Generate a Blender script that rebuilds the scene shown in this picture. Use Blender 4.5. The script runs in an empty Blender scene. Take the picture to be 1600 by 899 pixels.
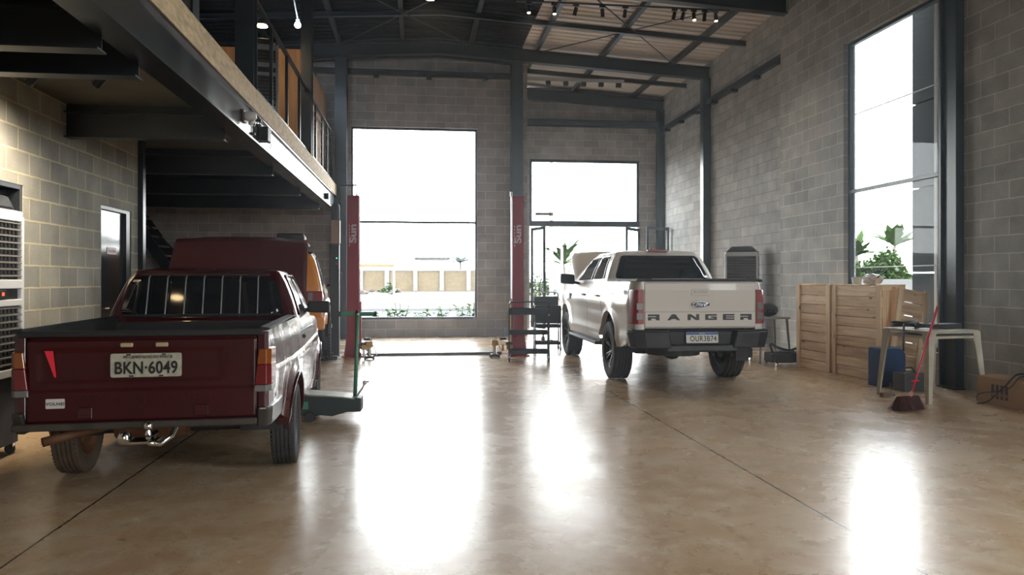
import bpy, bmesh, math, random
from mathutils import Vector, Matrix
random.seed(7)
R = math.radians
PI = math.pi
sc = bpy.context.scene
C = sc.collection

# ------------------------------------------------------------------ camera
CAM_H, F, TH = 1.33, 1200.0, math.atan(150 / 1200)
cd = bpy.data.cameras.new('camera')
cam = bpy.data.objects.new('camera', cd)
C.objects.link(cam)
cam.location = (0, 0, CAM_H)
cam.rotation_euler = (PI / 2, 0, -TH)
cd.sensor_fit = 'HORIZONTAL'
cd.sensor_width = 36
cd.lens = 36 * F / 1600
cd.shift_y = -(449.5 - 437) / 1600
cd.clip_end = 1500
sc.camera = cam

# ------------------------------------------------------------------ world, exposure
SKY = 12.0
w = bpy.data.worlds.new('overcast_sky')
sc.world = w
w.use_nodes = True
wn = w.node_tree
bg = wn.nodes['Background']
tc = wn.nodes.new('ShaderNodeTexCoord')
sx = wn.nodes.new('ShaderNodeSeparateXYZ')
cr = wn.nodes.new('ShaderNodeValToRGB')
wn.links.new(tc.outputs['Generated'], sx.inputs[0])
wn.links.new(sx.outputs['Z'], cr.inputs[0])
cr.color_ramp.elements[0].color = (1.0, 0.985, 0.95, 1)
cr.color_ramp.elements[1].color = (0.80, 0.90, 1.0, 1)
wn.links.new(cr.outputs[0], bg.inputs[0])
bg.inputs[1].default_value = SKY
sc.view_settings.view_transform = 'Standard'
sc.view_settings.look = 'None'
sc.view_settings.exposure = 0.5
sc.view_settings.gamma = 1.0
sc.view_settings.use_curve_mapping = False
cy = sc.cycles
cy.use_denoising = True
cy.max_bounces = 10
cy.diffuse_bounces = 6
cy.glossy_bounces = 4
cy.transmission_bounces = 6
cy.transparent_max_bounces = 12
cy.sample_clamp_indirect = 6.0
cy.caustics_reflective = False
cy.caustics_refractive = False


def portal(loc, rot, sx_, sy_):
    l = bpy.data.lights.new('daylight_portal', 'AREA')
    l.shape = 'RECTANGLE'
    l.size, l.size_y = sx_, sy_
    l.cycles.is_portal = True
    o = bpy.data.objects.new('daylight_portal', l)
    o.location = loc
    o.rotation_euler = rot
    C.objects.link(o)


portal((0, 18.15, 2.6), (R(-90), 0, 0), 3.0, 4.6)      # far window, emits toward -Y
portal((4.65, 21.15, 2.3), (R(-90), 0, 0), 3.2, 4.7)
portal((6.8, 10.05, 2.7), (0, R(90), 0), 4.7, 2.3)     # right window, toward -X
portal((4.8, -8.1, 2.0), (R(90), 0, 0), 2.8, 4.0)      # open gate behind the camera
for y in (5.65, 1.25): portal((6.8, y, 2.7), (0, R(90), 0), 4.7, 2.3)


# ------------------------------------------------------------------ materials
def mat(name, col, rough=0.5, metal=0.0, spec=0.5, coat=0.0, noise=0.0, nscale=8, bump=0.0, bscale=60, emit=None, alpha=None, trans=0, tint=None, stretch=None, rn=0.0):
    m = bpy.data.materials.new(name)
    m.use_nodes = True
    nt = m.node_tree
    b = nt.nodes['Principled BSDF']
    b.inputs['Base Color'].default_value = (*col, 1)
    b.inputs['Roughness'].default_value = rough
    b.inputs['Metallic'].default_value = metal
    b.inputs['Specular IOR Level'].default_value = spec
    b.inputs['Coat Weight'].default_value = coat
    b.inputs['Coat Roughness'].default_value = 0.04
    b.inputs['Transmission Weight'].default_value = trans
    if emit:
        b.inputs['Emission Color'].default_value = (*emit[:3], 1)
        b.inputs['Emission Strength'].default_value = emit[3]
    t = nt.nodes.new('ShaderNodeTexCoord')
    mp = nt.nodes.new('ShaderNodeMapping')
    nt.links.new(t.outputs['Object'], mp.inputs[0])
    if stretch:
        mp.inputs['Scale'].default_value = stretch
    if noise or rn:
        n = nt.nodes.new('ShaderNodeTexNoise')
        n.inputs['Scale'].default_value = nscale
        n.inputs['Detail'].default_value = 6
        nt.links.new(mp.outputs[0], n.inputs[0])
    if noise:
        mx = nt.nodes.new('ShaderNodeMix')
        mx.data_type = 'RGBA'
        mr = nt.nodes.new('ShaderNodeMapRange')
        mr.inputs[1].default_value = 0.3
        mr.inputs[2].default_value = 0.7
        nt.links.new(n.outputs[0], mr.inputs[0])
        nt.links.new(mr.outputs[0], mx.inputs['Factor'])
        c2 = tint or tuple(c * (1 - noise) for c in col)
        mx.inputs['A'].default_value = (*col, 1)
        mx.inputs['B'].default_value = (*c2, 1)
        nt.links.new(mx.outputs['Result'], b.inputs['Base Color'])
    if rn:
        mr2 = nt.nodes.new('ShaderNodeMapRange')
        mr2.inputs[1].default_value = 0.3
        mr2.inputs[2].default_value = 0.7
        mr2.inputs[3].default_value = max(0.02, rough - rn)
        mr2.inputs[4].default_value = rough + rn
        nt.links.new(n.outputs[0], mr2.inputs[0])
        nt.links.new(mr2.outputs[0], b.inputs['Roughness'])
    if bump:
        n2 = nt.nodes.new('ShaderNodeTexNoise')
        n2.inputs['Scale'].default_value = bscale
        n2.inputs['Detail'].default_value = 4
        nt.links.new(mp.outputs[0], n2.inputs[0])
        bp = nt.nodes.new('ShaderNodeBump')
        bp.inputs['Strength'].default_value = bump
        bp.inputs['Distance'].default_value = 0.01
        nt.links.new(n2.outputs[0], bp.inputs['Height'])
        nt.links.new(bp.outputs[0], b.inputs['Normal'])
    return m


def block_mat(name, c1, c2, mortar, axis, bw, rh, off=(0, 0), msize=0.006, bias=0.0):
    m = bpy.data.materials.new(name)
    m.use_nodes = True
    nt = m.node_tree
    L = nt.links.new
    b = nt.nodes['Principled BSDF']
    b.inputs['Roughness'].default_value = 0.9
    b.inputs['Specular IOR Level'].default_value = 0.2
    t = nt.nodes.new('ShaderNodeTexCoord')
    s = nt.nodes.new('ShaderNodeSeparateXYZ')
    L(t.outputs['Object'], s.inputs[0])
    cb = nt.nodes.new('ShaderNodeCombineXYZ')
    a1 = nt.nodes.new('ShaderNodeMath'); a1.inputs[1].default_value = off[0]
    a2 = nt.nodes.new('ShaderNodeMath'); a2.inputs[1].default_value = off[1]
    L(s.outputs['X' if axis == 'x' else 'Y'], a1.inputs[0])
    L(s.outputs['Z'], a2.inputs[0])
    # slightly wavy joints
    wz = nt.nodes.new('ShaderNodeTexNoise'); wz.inputs['Scale'].default_value = 9
    L(t.outputs['Object'], wz.inputs[0])
    vs = nt.nodes.new('ShaderNodeVectorMath'); vs.operation = 'SUBTRACT'; vs.inputs[1].default_value = (.5, .5, .5)
    L(wz.outputs['Color'], vs.inputs[0])
    vm = nt.nodes.new('ShaderNodeVectorMath'); vm.operation = 'SCALE'; vm.inputs['Scale'].default_value = 0.014
    L(vs.outputs[0], vm.inputs[0])
    L(a1.outputs[0], cb.inputs[0]); L(a2.outputs[0], cb.inputs[1])
    va = nt.nodes.new('ShaderNodeVectorMath'); va.operation = 'ADD'
    L(cb.outputs[0], va.inputs[0]); L(vm.outputs[0], va.inputs[1])
    br = nt.nodes.new('ShaderNodeTexBrick')
    br.inputs['Scale'].default_value = 1
    br.inputs['Brick Width'].default_value = bw
    br.inputs['Row Height'].default_value = rh
    br.inputs['Mortar Size'].default_value = msize
    br.inputs['Mortar Smooth'].default_value = 0.35
    br.inputs['Bias'].default_value = bias
    br.inputs['Color1'].default_value = (*c1, 1)
    br.inputs['Color2'].default_value = (*c2, 1)
    br.inputs['Mortar'].default_value = (*mortar, 1)
    L(va.outputs[0], br.inputs[0])
    n = nt.nodes.new('ShaderNodeTexNoise'); n.inputs['Scale'].default_value = 3.2; n.inputs['Detail'].default_value = 8
    L(t.outputs['Object'], n.inputs[0])
    r = nt.nodes.new('ShaderNodeMapRange'); r.inputs[1].default_value = .3; r.inputs[2].default_value = .7
    r.inputs[3].default_value = .84; r.inputs[4].default_value = 1.14
    L(n.outputs[0], r.inputs[0])
    n3 = nt.nodes.new('ShaderNodeTexNoise'); n3.inputs['Scale'].default_value = 60; n3.inputs['Detail'].default_value = 3
    L(t.outputs['Object'], n3.inputs[0])
    r3 = nt.nodes.new('ShaderNodeMapRange'); r3.inputs[3].default_value = .8; r3.inputs[4].default_value = 1.2
    L(n3.outputs[0], r3.inputs[0])
    mm = nt.nodes.new('ShaderNodeMath'); mm.operation = 'MULTIPLY'
    L(r.outputs[0], mm.inputs[0]); L(r3.outputs[0], mm.inputs[1])
    sc_ = nt.nodes.new('ShaderNodeVectorMath'); sc_.operation = 'SCALE'
    L(br.outputs['Color'], sc_.inputs[0]); L(mm.outputs[0], sc_.inputs['Scale'])
    L(sc_.outputs[0], b.inputs['Base Color'])
    ad = nt.nodes.new('ShaderNodeMath'); ad.operation = 'MULTIPLY_ADD'; ad.inputs[1].default_value = .25
    L(n3.outputs[0], ad.inputs[0]); L(br.outputs['Fac'], ad.inputs[2])
    bp = nt.nodes.new('ShaderNodeBump'); bp.inputs['Strength'].default_value = .5; bp.inputs['Distance'].default_value = .006
    L(ad.outputs[0], bp.inputs['Height']); L(bp.outputs[0], b.inputs['Normal'])
    return m


def glass_mat(name, col=(1, 1, 1), mixf=0.08, rough=0.02):
    m = bpy.data.materials.new(name); m.use_nodes = True
    nt = m.node_tree; nt.nodes.clear()
    o = nt.nodes.new('ShaderNodeOutputMaterial'); mx = nt.nodes.new('ShaderNodeMixShader')
    tr = nt.nodes.new('ShaderNodeBsdfTransparent'); gl = nt.nodes.new('ShaderNodeBsdfGlossy')
    lw = nt.nodes.new('ShaderNodeLayerWeight'); lw.inputs[0].default_value = .5
    pw = nt.nodes.new('ShaderNodeMath'); pw.operation = 'POWER'; pw.inputs[1].default_value = 5
    nt.links.new(lw.outputs['Facing'], pw.inputs[0])
    fr = nt.nodes.new('ShaderNodeMath'); fr.operation = 'MULTIPLY_ADD'; fr.inputs[1].default_value = .35; fr.inputs[2].default_value = .008
    nt.links.new(pw.outputs[0], fr.inputs[0])
    tr.inputs[0].default_value = (*col, 1); gl.inputs['Roughness'].default_value = rough
    nt.links.new(fr.outputs[0], mx.inputs[0]); nt.links.new(tr.outputs[0], mx.inputs[1]); nt.links.new(gl.outputs[0], mx.inputs[2])
    nt.links.new(mx.outputs[0], o.inputs[0])
    return m


def wood_mat(name, col, dark, axis='z', scale=1.0, knots=True, rough=.7):
    m = bpy.data.materials.new(name); m.use_nodes = True
    nt = m.node_tree; L = nt.links.new
    b = nt.nodes['Principled BSDF']; b.inputs['Roughness'].default_value = rough
    t = nt.nodes.new('ShaderNodeTexCoord'); mp = nt.nodes.new('ShaderNodeMapping')
    L(t.outputs['Object'], mp.inputs[0])
    st = {'x': (1, 14, 14), 'y': (14, 1, 14), 'z': (14, 14, 1)}[axis]
    mp.inputs['Scale'].default_value = tuple(v * scale for v in st)
    n = nt.nodes.new('ShaderNodeTexNoise'); n.inputs['Scale'].default_value = 1.6; n.inputs['Detail'].default_value = 8; n.inputs['Distortion'].default_value = .6
    L(mp.outputs[0], n.inputs[0])
    cr_ = nt.nodes.new('ShaderNodeValToRGB')
    cr_.color_ramp.elements[0].position = .32; cr_.color_ramp.elements[1].position = .62
    cr_.color_ramp.elements[0].color = (*dark, 1); cr_.color_ramp.elements[1].color = (*col, 1)
    L(n.outputs[0], cr_.inputs[0])
    last = cr_.outputs[0]
    if knots:
        v = nt.nodes.new('ShaderNodeTexVoronoi'); v.inputs['Scale'].default_value = 1.0
        mk = nt.nodes.new('ShaderNodeMapping'); mk.inputs['Scale'].default_value = {'x': (3, 7, 7), 'y': (7, 3, 7), 'z': (7, 7, 3)}[axis]
        L(t.outputs['Object'], mk.inputs[0]); L(mk.outputs[0], v.inputs[0])
        rr = nt.nodes.new('ShaderNodeMapRange'); rr.inputs[1].default_value = .07; rr.inputs[2].default_value = .16
        L(v.outputs['Distance'], rr.inputs[0])
        mx = nt.nodes.new('ShaderNodeMix'); mx.data_type = 'RGBA'
        mx.inputs['A'].default_value = (*[c * .35 for c in dark], 1)
        L(rr.outputs[0], mx.inputs['Factor']); L(last, mx.inputs['B'])
        last = mx.outputs['Result']
    L(last, b.inputs['Base Color'])
    bp = nt.nodes.new('ShaderNodeBump'); bp.inputs['Strength'].default_value = .3; bp.inputs['Distance'].default_value = .004
    L(n.outputs[0], bp.inputs['Height']); L(bp.outputs[0], b.inputs['Normal'])
    return m


def floor_mat():
    m = bpy.data.materials.new('polished_concrete'); m.use_nodes = True
    nt = m.node_tree; L = nt.links.new
    b = nt.nodes['Principled BSDF']
    t = nt.nodes.new('ShaderNodeTexCoord')
    P = t.outputs['Object']

    def noise(scale, det, dist=0.0, rough=.55):
        n = nt.nodes.new('ShaderNodeTexNoise'); n.inputs['Scale'].default_value = scale
        n.inputs['Detail'].default_value = det; n.inputs['Distortion'].default_value = dist; n.inputs['Roughness'].default_value = rough
        L(P, n.inputs[0]); return n.outputs[0]

    def rng(v, a, b_, c, d):
        r = nt.nodes.new('ShaderNodeMapRange')
        for i, x in enumerate((a, b_, c, d)): r.inputs[i + 1].default_value = x
        L(v, r.inputs[0]); return r.outputs[0]

    def mix(f, a, b_):
        x = nt.nodes.new('ShaderNodeMix'); x.data_type = 'RGBA'
        if isinstance(f, (int, float)): x.inputs['Factor'].default_value = f
        else: L(f, x.inputs['Factor'])
        for k, v in (('A', a), ('B', b_)):
            if isinstance(v, tuple): x.inputs[k].default_value = (*v, 1)
            else: L(v, x.inputs[k])
        return x.outputs['Result']

    def math_(op, a, b_):
        x = nt.nodes.new('ShaderNodeMath'); x.operation = op
        for i, v in enumerate((a, b_)):
            if isinstance(v, (int, float)): x.inputs[i].default_value = v
            else: L(v, x.inputs[i])
        return x.outputs[0]
    big = rng(noise(.55, 5, .4), .35, .65, 0, 1)
    col = mix(big, (.45, .285, .155), (.58, .395, .235))
    mid = rng(noise(3.4, 10, .25, .7), .42, .68, 0, 1)
    col = mix(mid, col, (.64, .50, .34))
    sp = rng(noise(7, 8, .3, .7), .56, .70, 0, .75)
    col = mix(sp, col, (.30, .18, .10))
    spk = rng(noise(38, 2), .70, .74, 0, .8)
    col = mix(spk, col, (.06, .045, .035))
    # saw-cut joints
    s = nt.nodes.new('ShaderNodeSeparateXYZ'); L(P, s.inputs[0])
    mask = None
    wob = math_('MULTIPLY', math_('SUBTRACT', noise(6, 2), .5), .012)
    for ax, p_ in (('X', 2.28), ('X', -1.9), ('X', 6.46), ('Y', 12.35), ('Y', 3.0)):
        d = math_('ABSOLUTE', math_('SUBTRACT', math_('ADD', s.outputs[ax], wob), p_), 0)
        e = math_('LESS_THAN', d, .0065 if ax == 'X' else .010)
        mask = e if mask is None else math_('MAXIMUM', mask, e)
    col = mix(mask, col, (.03, .024, .02))
    # scratches
    w_ = nt.nodes.new('ShaderNodeTexVoronoi'); w_.feature = 'DISTANCE_TO_EDGE'; w_.inputs['Scale'].default_value = 1.3
    nv = nt.nodes.new('ShaderNodeTexNoise'); nv.inputs['Scale'].default_value = 1.5
    L(P, nv.inputs[0])
    va = nt.nodes.new('ShaderNodeVectorMath'); va.operation = 'ADD'; L(P, va.inputs[0]); L(nv.outputs['Color'], va.inputs[1])
    L(va.outputs[0], w_.inputs[0])
    scr = math_('MULTIPLY', math_('LESS_THAN', w_.outputs['Distance'], .0022), rng(noise(2.2, 3), .60, .68, 0, .22))
    col = mix(scr, col, (.52, .44, .34))
    L(col, b.inputs['Base Color'])
    rgh = rng(noise(1.8, 9, .3, .65), .3, .72, .21, .34)
    rgh = math_('ADD', rgh, math_('MULTIPLY', scr, .2))
    L(rgh, b.inputs['Roughness'])
    b.inputs['Specular IOR Level'].default_value = .62
    bp = nt.nodes.new('ShaderNodeBump'); bp.inputs['Strength'].default_value = .22; bp.inputs['Distance'].default_value = .004
    hh = math_('SUBTRACT', noise(9, 6, .2), math_('MULTIPLY', mask, .8))
    L(hh, bp.inputs['Height']); L(bp.outputs[0], b.inputs['Normal'])
    return m


M = {}
M['floor'] = floor_mat()
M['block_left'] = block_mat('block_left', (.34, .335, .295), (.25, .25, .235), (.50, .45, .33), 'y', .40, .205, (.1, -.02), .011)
M['block_right'] = block_mat('block_right', (.43, .43, .41), (.34, .34, .33), (.60, .59, .54), 'y', .44, .203, (.13, 0), .008)
M['block_right_far'] = block_mat('block_right_far', (.44, .435, .42), (.34, .34, .33), (.25, .245, .235), 'y', .40, .203, (.03, .0), .008)
M['block_far'] = block_mat('block_far', (.42, .40, .39), (.33, .315, .31), (.58, .55, .51), 'x', .46, .20, (.0, .01), .008)
M['black_steel'] = mat('black_steel', (.016, .020, .026), .38, 0, .5, noise=.25, nscale=3)
M['blue_steel'] = mat('blue_steel', (.022, .032, .042), .33, 0, .5, noise=.2, nscale=3)
M['fascia'] = mat('fascia_paint', (.012, .017, .023), .22, 0, .8, rn=.05, nscale=2)
M['osb'] = mat('osb_edge', (.80, .62, .38), .75, noise=.4, nscale=30, stretch=(1, .3, 1), bump=.4, bscale=40)
M['plywood'] = wood_mat('plywood', (.50, .32, .17), (.36, .21, .10), 'z', .5, False)
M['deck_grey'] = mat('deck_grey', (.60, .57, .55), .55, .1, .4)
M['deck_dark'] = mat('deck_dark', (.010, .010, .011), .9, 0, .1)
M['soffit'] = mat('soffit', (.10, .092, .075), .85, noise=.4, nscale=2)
M['glass'] = glass_mat('window_glass', (.97, .99, 1))
M['black_plastic'] = mat('black_plastic', (.02, .021, .023), .5, bump=.15, bscale=200)
M['rubber'] = mat('rubber', (.028, .027, .026), .72, noise=.3, nscale=20)
M['rubber_dusty'] = mat('rubber_dusty', (.05, .042, .034), .8, noise=.5, nscale=14, tint=(.10, .065, .04))
M['chrome'] = mat('chrome', (.75, .75, .76), .12, 1.0)
M['steel'] = mat('steel', (.42, .42, .42), .35, .9, noise=.3)
M['white_plastic'] = mat('white_plastic', (.72, .73, .74), .4)
M['red_lamp'] = mat('red_lamp', (.24, .006, .012), .3, 0, .4, coat=.15)
M['red_lens_bright'] = mat('red_reflector', (.75, .01, .04), .25, 0, .7, coat=.5)
M['amber_lamp'] = mat('amber_lamp', (.22, .055, .005), .15, 0, .6, coat=.6)
M['clear_lamp'] = mat('clear_lamp', (.16, .155, .15), .3, .1, .4, coat=.2)
M['dark_interior'] = mat('dark_interior', (.012, .012, .013), .8)


# ------------------------------------------------------------------ mesh builder
class MB:
    def __init__(s):
        s.bm = bmesh.new()

    def face(s, pts):
        vs = [s.bm.verts.new(p) for p in pts]
        return s.bm.faces.new(vs)

    def box(s, c, d, rot=None, taper=None):
        hx, hy, hz = d[0] / 2, d[1] / 2, d[2] / 2
        pts = []
        for z in (-1, 1):
            k = taper if (taper is not None and z == 1) else 1
            for x, y in ((-1, -1), (1, -1), (1, 1), (-1, 1)):
                pts.append(Vector((x * hx * k, y * hy * k, z * hz)))
        if rot is not None:
            q = rot if isinstance(rot, Matrix) else Matrix.Rotation(rot, 3, 'Z')
            pts = [q @ p for p in pts]
        v = [s.bm.verts.new(p + Vector(c)) for p in pts]
        for f in ((3, 2, 1, 0), (4, 5, 6, 7), (0, 1, 5, 4), (1, 2, 6, 5), (2, 3, 7, 6), (3, 0, 4, 7)):
            s.bm.faces.new([v[i] for i in f])
        return s

    def b2(s, a, b):
        return s.box([(a[i] + b[i]) / 2 for i in range(3)], [abs(b[i] - a[i]) for i in range(3)])

    def tube(s, pts, r, n=10, caps=True, closed=False):
        pts = [Vector(p) for p in pts]
        rs = r if isinstance(r, (list, tuple)) else [r] * len(pts)
        rings = []
        N = len(pts)
        up = None
        for i, p in enumerate(pts):
            if closed:
                t = pts[(i + 1) % N] - pts[i - 1]
            else:
                t = (pts[min(i + 1, N - 1)] - pts[max(i - 1, 0)])
            t.normalize()
            if up is None:
                up = Vector((0, 0, 1)) if abs(t.z) < .9 else Vector((1, 0, 0))
            a = t.cross(up)
            if a.length < 1e-5:
                a = t.cross(Vector((1, 0, 0)) if abs(t.x) < .9 else Vector((0, 1, 0)))
            a.normalize()
            b = a.cross(t).normalized()
            up = b
            rings.append([s.bm.verts.new(p + (a * math.cos(2 * PI * k / n) + b * math.sin(2 * PI * k / n)) * rs[i]) for k in range(n)])
        m = N if closed else N - 1
        for i in range(m):
            A, B = rings[i], rings[(i + 1) % N]
            for k in range(n):
                s.bm.faces.new((A[k], A[(k + 1) % n], B[(k + 1) % n], B[k]))
        if caps and not closed:
            s.bm.faces.new(rings[0][::-1]); s.bm.faces.new(rings[-1])
        return s

    def lathe(s, prof, n=32, axis='z', at=(0, 0, 0), closed=False, caps=True):
        # prof: (r, h) list ; axis of revolution
        at = Vector(at)
        rings = []
        for r_, h in prof:
            ring = []
            for k in range(n):
                a = 2 * PI * k / n
                c_, d_ = r_ * math.cos(a), r_ * math.sin(a)
                p = {'z': (c_, d_, h), 'x': (h, c_, d_), 'y': (c_, h, d_)}[axis]
                ring.append(s.bm.verts.new(at + Vector(p)))
            rings.append(ring)
        m = len(rings) if closed else len(rings) - 1
        for i in range(m):
            A, B = rings[i], rings[(i + 1) % len(rings)]
            for k in range(n):
                s.bm.faces.new((A[k], A[(k + 1) % n], B[(k + 1) % n], B[k]))
        if not closed and caps:
            for ring in (rings[0], rings[-1]):
                try: s.bm.faces.new(ring)
                except ValueError: pass
        return s

    def prism(s, poly, a, b, axis='y'):
        # poly: list of 2D pts ; extruded along axis from a to b
        def P(u, v, t):
            return {'y': (u, t, v), 'x': (t, u, v), 'z': (u, v, t)}[axis]
        A = [s.bm.verts.new(P(u, v, a)) for u, v in poly]
        B = [s.bm.verts.new(P(u, v, b)) for u, v in poly]
        n = len(poly)
        s.bm.faces.new(A[::-1]); s.bm.faces.new(B)
        for i in range(n):
            s.bm.faces.new((A[i], A[(i + 1) % n], B[(i + 1) % n], B[i]))
        return s

    def grid(s, fn, nu, nv):
        vs = [[s.bm.verts.new(fn(i / nu, j / nv)) for j in range(nv + 1)] for i in range(nu + 1)]
        for i in range(nu):
            for j in range(nv):
                s.bm.faces.new((vs[i][j], vs[i + 1][j], vs[i + 1][j + 1], vs[i][j + 1]))
        return s

    def ball(s, c, r, sub=2, scl=(1, 1, 1)):
        g = bmesh.ops.create_icosphere(s.bm, subdivisions=sub, radius=r)
        for v in g['verts']:
            v.co = Vector((v.co.x * scl[0], v.co.y * scl[1], v.co.z * scl[2])) + Vector(c)
        return s

    def xf(s, mtx):
        bmesh.ops.transform(s.bm, matrix=mtx, verts=s.bm.verts)
        return s

    def build(s, name, m=None, parent=None, smooth=None, bevel=0, solid=0, loc=None, rot=None, weld=False, sub=0, solid_off=-1):
        if weld:
            bmesh.ops.remove_doubles(s.bm, verts=s.bm.verts, dist=1e-5)
        bmesh.ops.recalc_face_normals(s.bm, faces=s.bm.faces)
        me = bpy.data.meshes.new(name)
        s.bm.to_mesh(me); s.bm.free()
        o = bpy.data.objects.new(name, me)
        C.objects.link(o)
        if m is not None:
            me.materials.append(M[m] if isinstance(m, str) else m)
        if smooth is not None:
            me.shade_smooth() if smooth is True else me.set_sharp_from_angle(angle=R(smooth))
            if smooth is not True:
                for p in me.polygons: p.use_smooth = True
        if solid:
            md = o.modifiers.new('solid', 'SOLIDIFY'); md.thickness = solid; md.offset = solid_off
        if bevel:
            md = o.modifiers.new('bevel', 'BEVEL'); md.width = bevel; md.segments = 2; md.limit_method = 'ANGLE'; md.angle_limit = R(40)
            md.harden_normals = False
        if sub:
            md = o.modifiers.new('sub', 'SUBSURF'); md.levels = sub; md.render_levels = sub
        if parent is not None: o.parent = parent
        if loc: o.location = loc
        if rot: o.rotation_euler = rot
        return o


def thing(name, label, cat, loc=(0, 0, 0), rz=0, group=None):
    o = bpy.data.objects.new(name, None)
    C.objects.link(o)
    o.empty_display_size = .1
    o.location = loc; o.rotation_euler = (0, 0, rz)
    return tag(o, label, cat, group)


def tag(o, label, cat, group=None, kind=None):
    o['label'] = label; o['category'] = cat
    if group: o['group'] = group
    if kind: o['kind'] = kind
    return o


def struct(o, label=None):
    o['kind'] = 'structure'
    if label: o['label'] = label
    return o


def dup(root, loc=None, rz=None, label=None):
    r = root.copy(); C.objects.link(r)
    if loc is not None: r.location = loc
    if rz is not None: r.rotation_euler = (0, 0, rz)
    if label: r['label'] = label
    for ch in list(root.children):
        c = ch.copy(); C.objects.link(c); c.parent = r
        for g in ch.children:
            d = g.copy(); C.objects.link(d); d.parent = c
    return r


def text(name, s, size, m, parent=None, loc=(0, 0, 0), rot=(PI / 2, 0, 0), ext=.001, sx_=1.0, spacing=1.0, bold=0.0, align='CENTER', shear=0):
    cu = bpy.data.curves.new(name, 'FONT')
    cu.body = s; cu.size = size; cu.extrude = ext; cu.offset = bold
    cu.align_x = align; cu.align_y = 'CENTER'; cu.space_character = spacing; cu.shear = shear
    o = bpy.data.objects.new(name, cu); C.objects.link(o)
    cu.materials.append(M[m] if isinstance(m, str) else m)
    o.location = loc; o.rotation_euler = rot; o.scale = (sx_, 1, 1)
    o.scale = (1, 1, 1)
    bpy.context.view_layer.update()
    me = bpy.data.meshes.new_from_object(o.evaluated_get(bpy.context.evaluated_depsgraph_get()))
    for v in me.vertices: v.co.x *= sx_
    bpy.data.objects.remove(o); bpy.data.curves.remove(cu)
    o = bpy.data.objects.new(name, me); C.objects.link(o)
    o.location = loc; o.rotation_euler = rot
    if parent is not None: o.parent = parent
    return o


def wall(name, m, axis, c0, c1, a0, a1, z0, z1, holes=()):
    """wall slab between c0 and c1 across `axis`, running a0..a1, with rectangular holes"""
    ca = sorted({a0, a1, *[h[0] for h in holes], *[h[1] for h in holes]})
    cz = sorted({z0, z1, *[h[2] for h in holes], *[h[3] for h in holes]})
    mb = MB()
    for i in range(len(ca) - 1):
        for j in range(len(cz) - 1):
            am, zm = (ca[i] + ca[i + 1]) / 2, (cz[j] + cz[j + 1]) / 2
            if any(h[0] < am < h[1] and h[2] < zm < h[3] for h in holes): continue
            if axis == 'x': mb.b2((c0, ca[i], cz[j]), (c1, ca[i + 1], cz[j + 1]))
            else: mb.b2((ca[i], c0, cz[j]), (ca[i + 1], c1, cz[j + 1]))
    return struct(mb.build(name, m))


def curve(pts, n=6):
    pts = [Vector(p) for p in pts]; out = []
    for i in range(len(pts) - 1):
        p0, p1, p2, p3 = pts[max(i - 1, 0)], pts[i], pts[i + 1], pts[min(i + 2, len(pts) - 1)]
        for k in range(n):
            t = k / n
            out.append(.5 * ((2 * p1) + (p2 - p0) * t + (2 * p0 - 5 * p1 + 4 * p2 - p3) * t * t + (3 * p1 - p0 - 3 * p2 + p3) * t ** 3))
    return out + [pts[-1]]


def zr(x):  # underside of the roof beams
    return 6.42 - .06 * abs(x - .5)

# ================================================================== THE HALL
struct(MB().b2((-7.6, -8.2, -.025), (7.05, 21.1, 0)).build('floor', 'floor'))
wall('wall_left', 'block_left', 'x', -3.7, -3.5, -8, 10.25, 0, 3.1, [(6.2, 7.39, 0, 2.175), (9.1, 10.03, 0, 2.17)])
wall('wall_left_outer', 'block_far', 'x', -7.6, -7.4, -8, 18.1, 0, 6.7)
wall('wall_right', 'block_right', 'x', 6.55, 6.75, -8, 13.2, 0, 6.45, [(y, y + 2.16, .40, 4.97) for y in (8.97, 4.57, .17)])
wall('wall_right_rear', 'block_right_far', 'x', 6.85, 7.05, 13.0, 21.1, 0, 6.45)
wall('wall_far', 'block_far', 'y', 17.9, 18.1, -7.4, 2.6, 0, 6.6, [(-1.48, 1.42, .41, 4.85)])
wall('wall_far_return', 'block_right', 'x', 2.4, 2.6, 18.1, 20.9, 0, 6.6)
wall('wall_far_right', 'block_far', 'y', 20.9, 21.1, 2.4, 6.85, 0, 6.62, [(3.1, 6.2, 0, 4.65)])
wall('wall_back', 'block_far', 'y', -8.2, -8, -7.4, 6.55, 0, 6.7, [(3.4, 6.2, 0, 4.0)])


# roof deck: corrugated sheets on each slope
def deck(name, m, xa, xb, za, zb):
    prof = []
    y = -8.2
    while y < 21.2:
        prof += [(y, 0), (y + .10, 0), (y + .125, .03), (y + .205, .03)]
        y += .23
    mb = MB()
    A = [mb.bm.verts.new((xa, y, za + h)) for y, h in prof]
    B = [mb.bm.verts.new((xb, y, zb + h)) for y, h in prof]
    for i in range(len(A) - 1):
        mb.bm.faces.new((A[i], A[i + 1], B[i + 1], B[i]))
    return struct(mb.build(name, m, solid=.01))


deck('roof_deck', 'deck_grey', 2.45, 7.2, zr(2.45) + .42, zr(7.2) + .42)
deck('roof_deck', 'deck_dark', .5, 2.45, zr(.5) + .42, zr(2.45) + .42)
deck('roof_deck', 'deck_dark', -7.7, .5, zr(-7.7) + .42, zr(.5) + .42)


def ibeam_poly(w_, h, t=.02):
    a, b = w_ / 2, t / 2
    return [(-a, 0), (a, 0), (a, t), (b, t), (b, h - t), (a, h - t), (a, h), (-a, h), (-a, h - t), (-b, h - t), (-b, t), (-a, t)]


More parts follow.
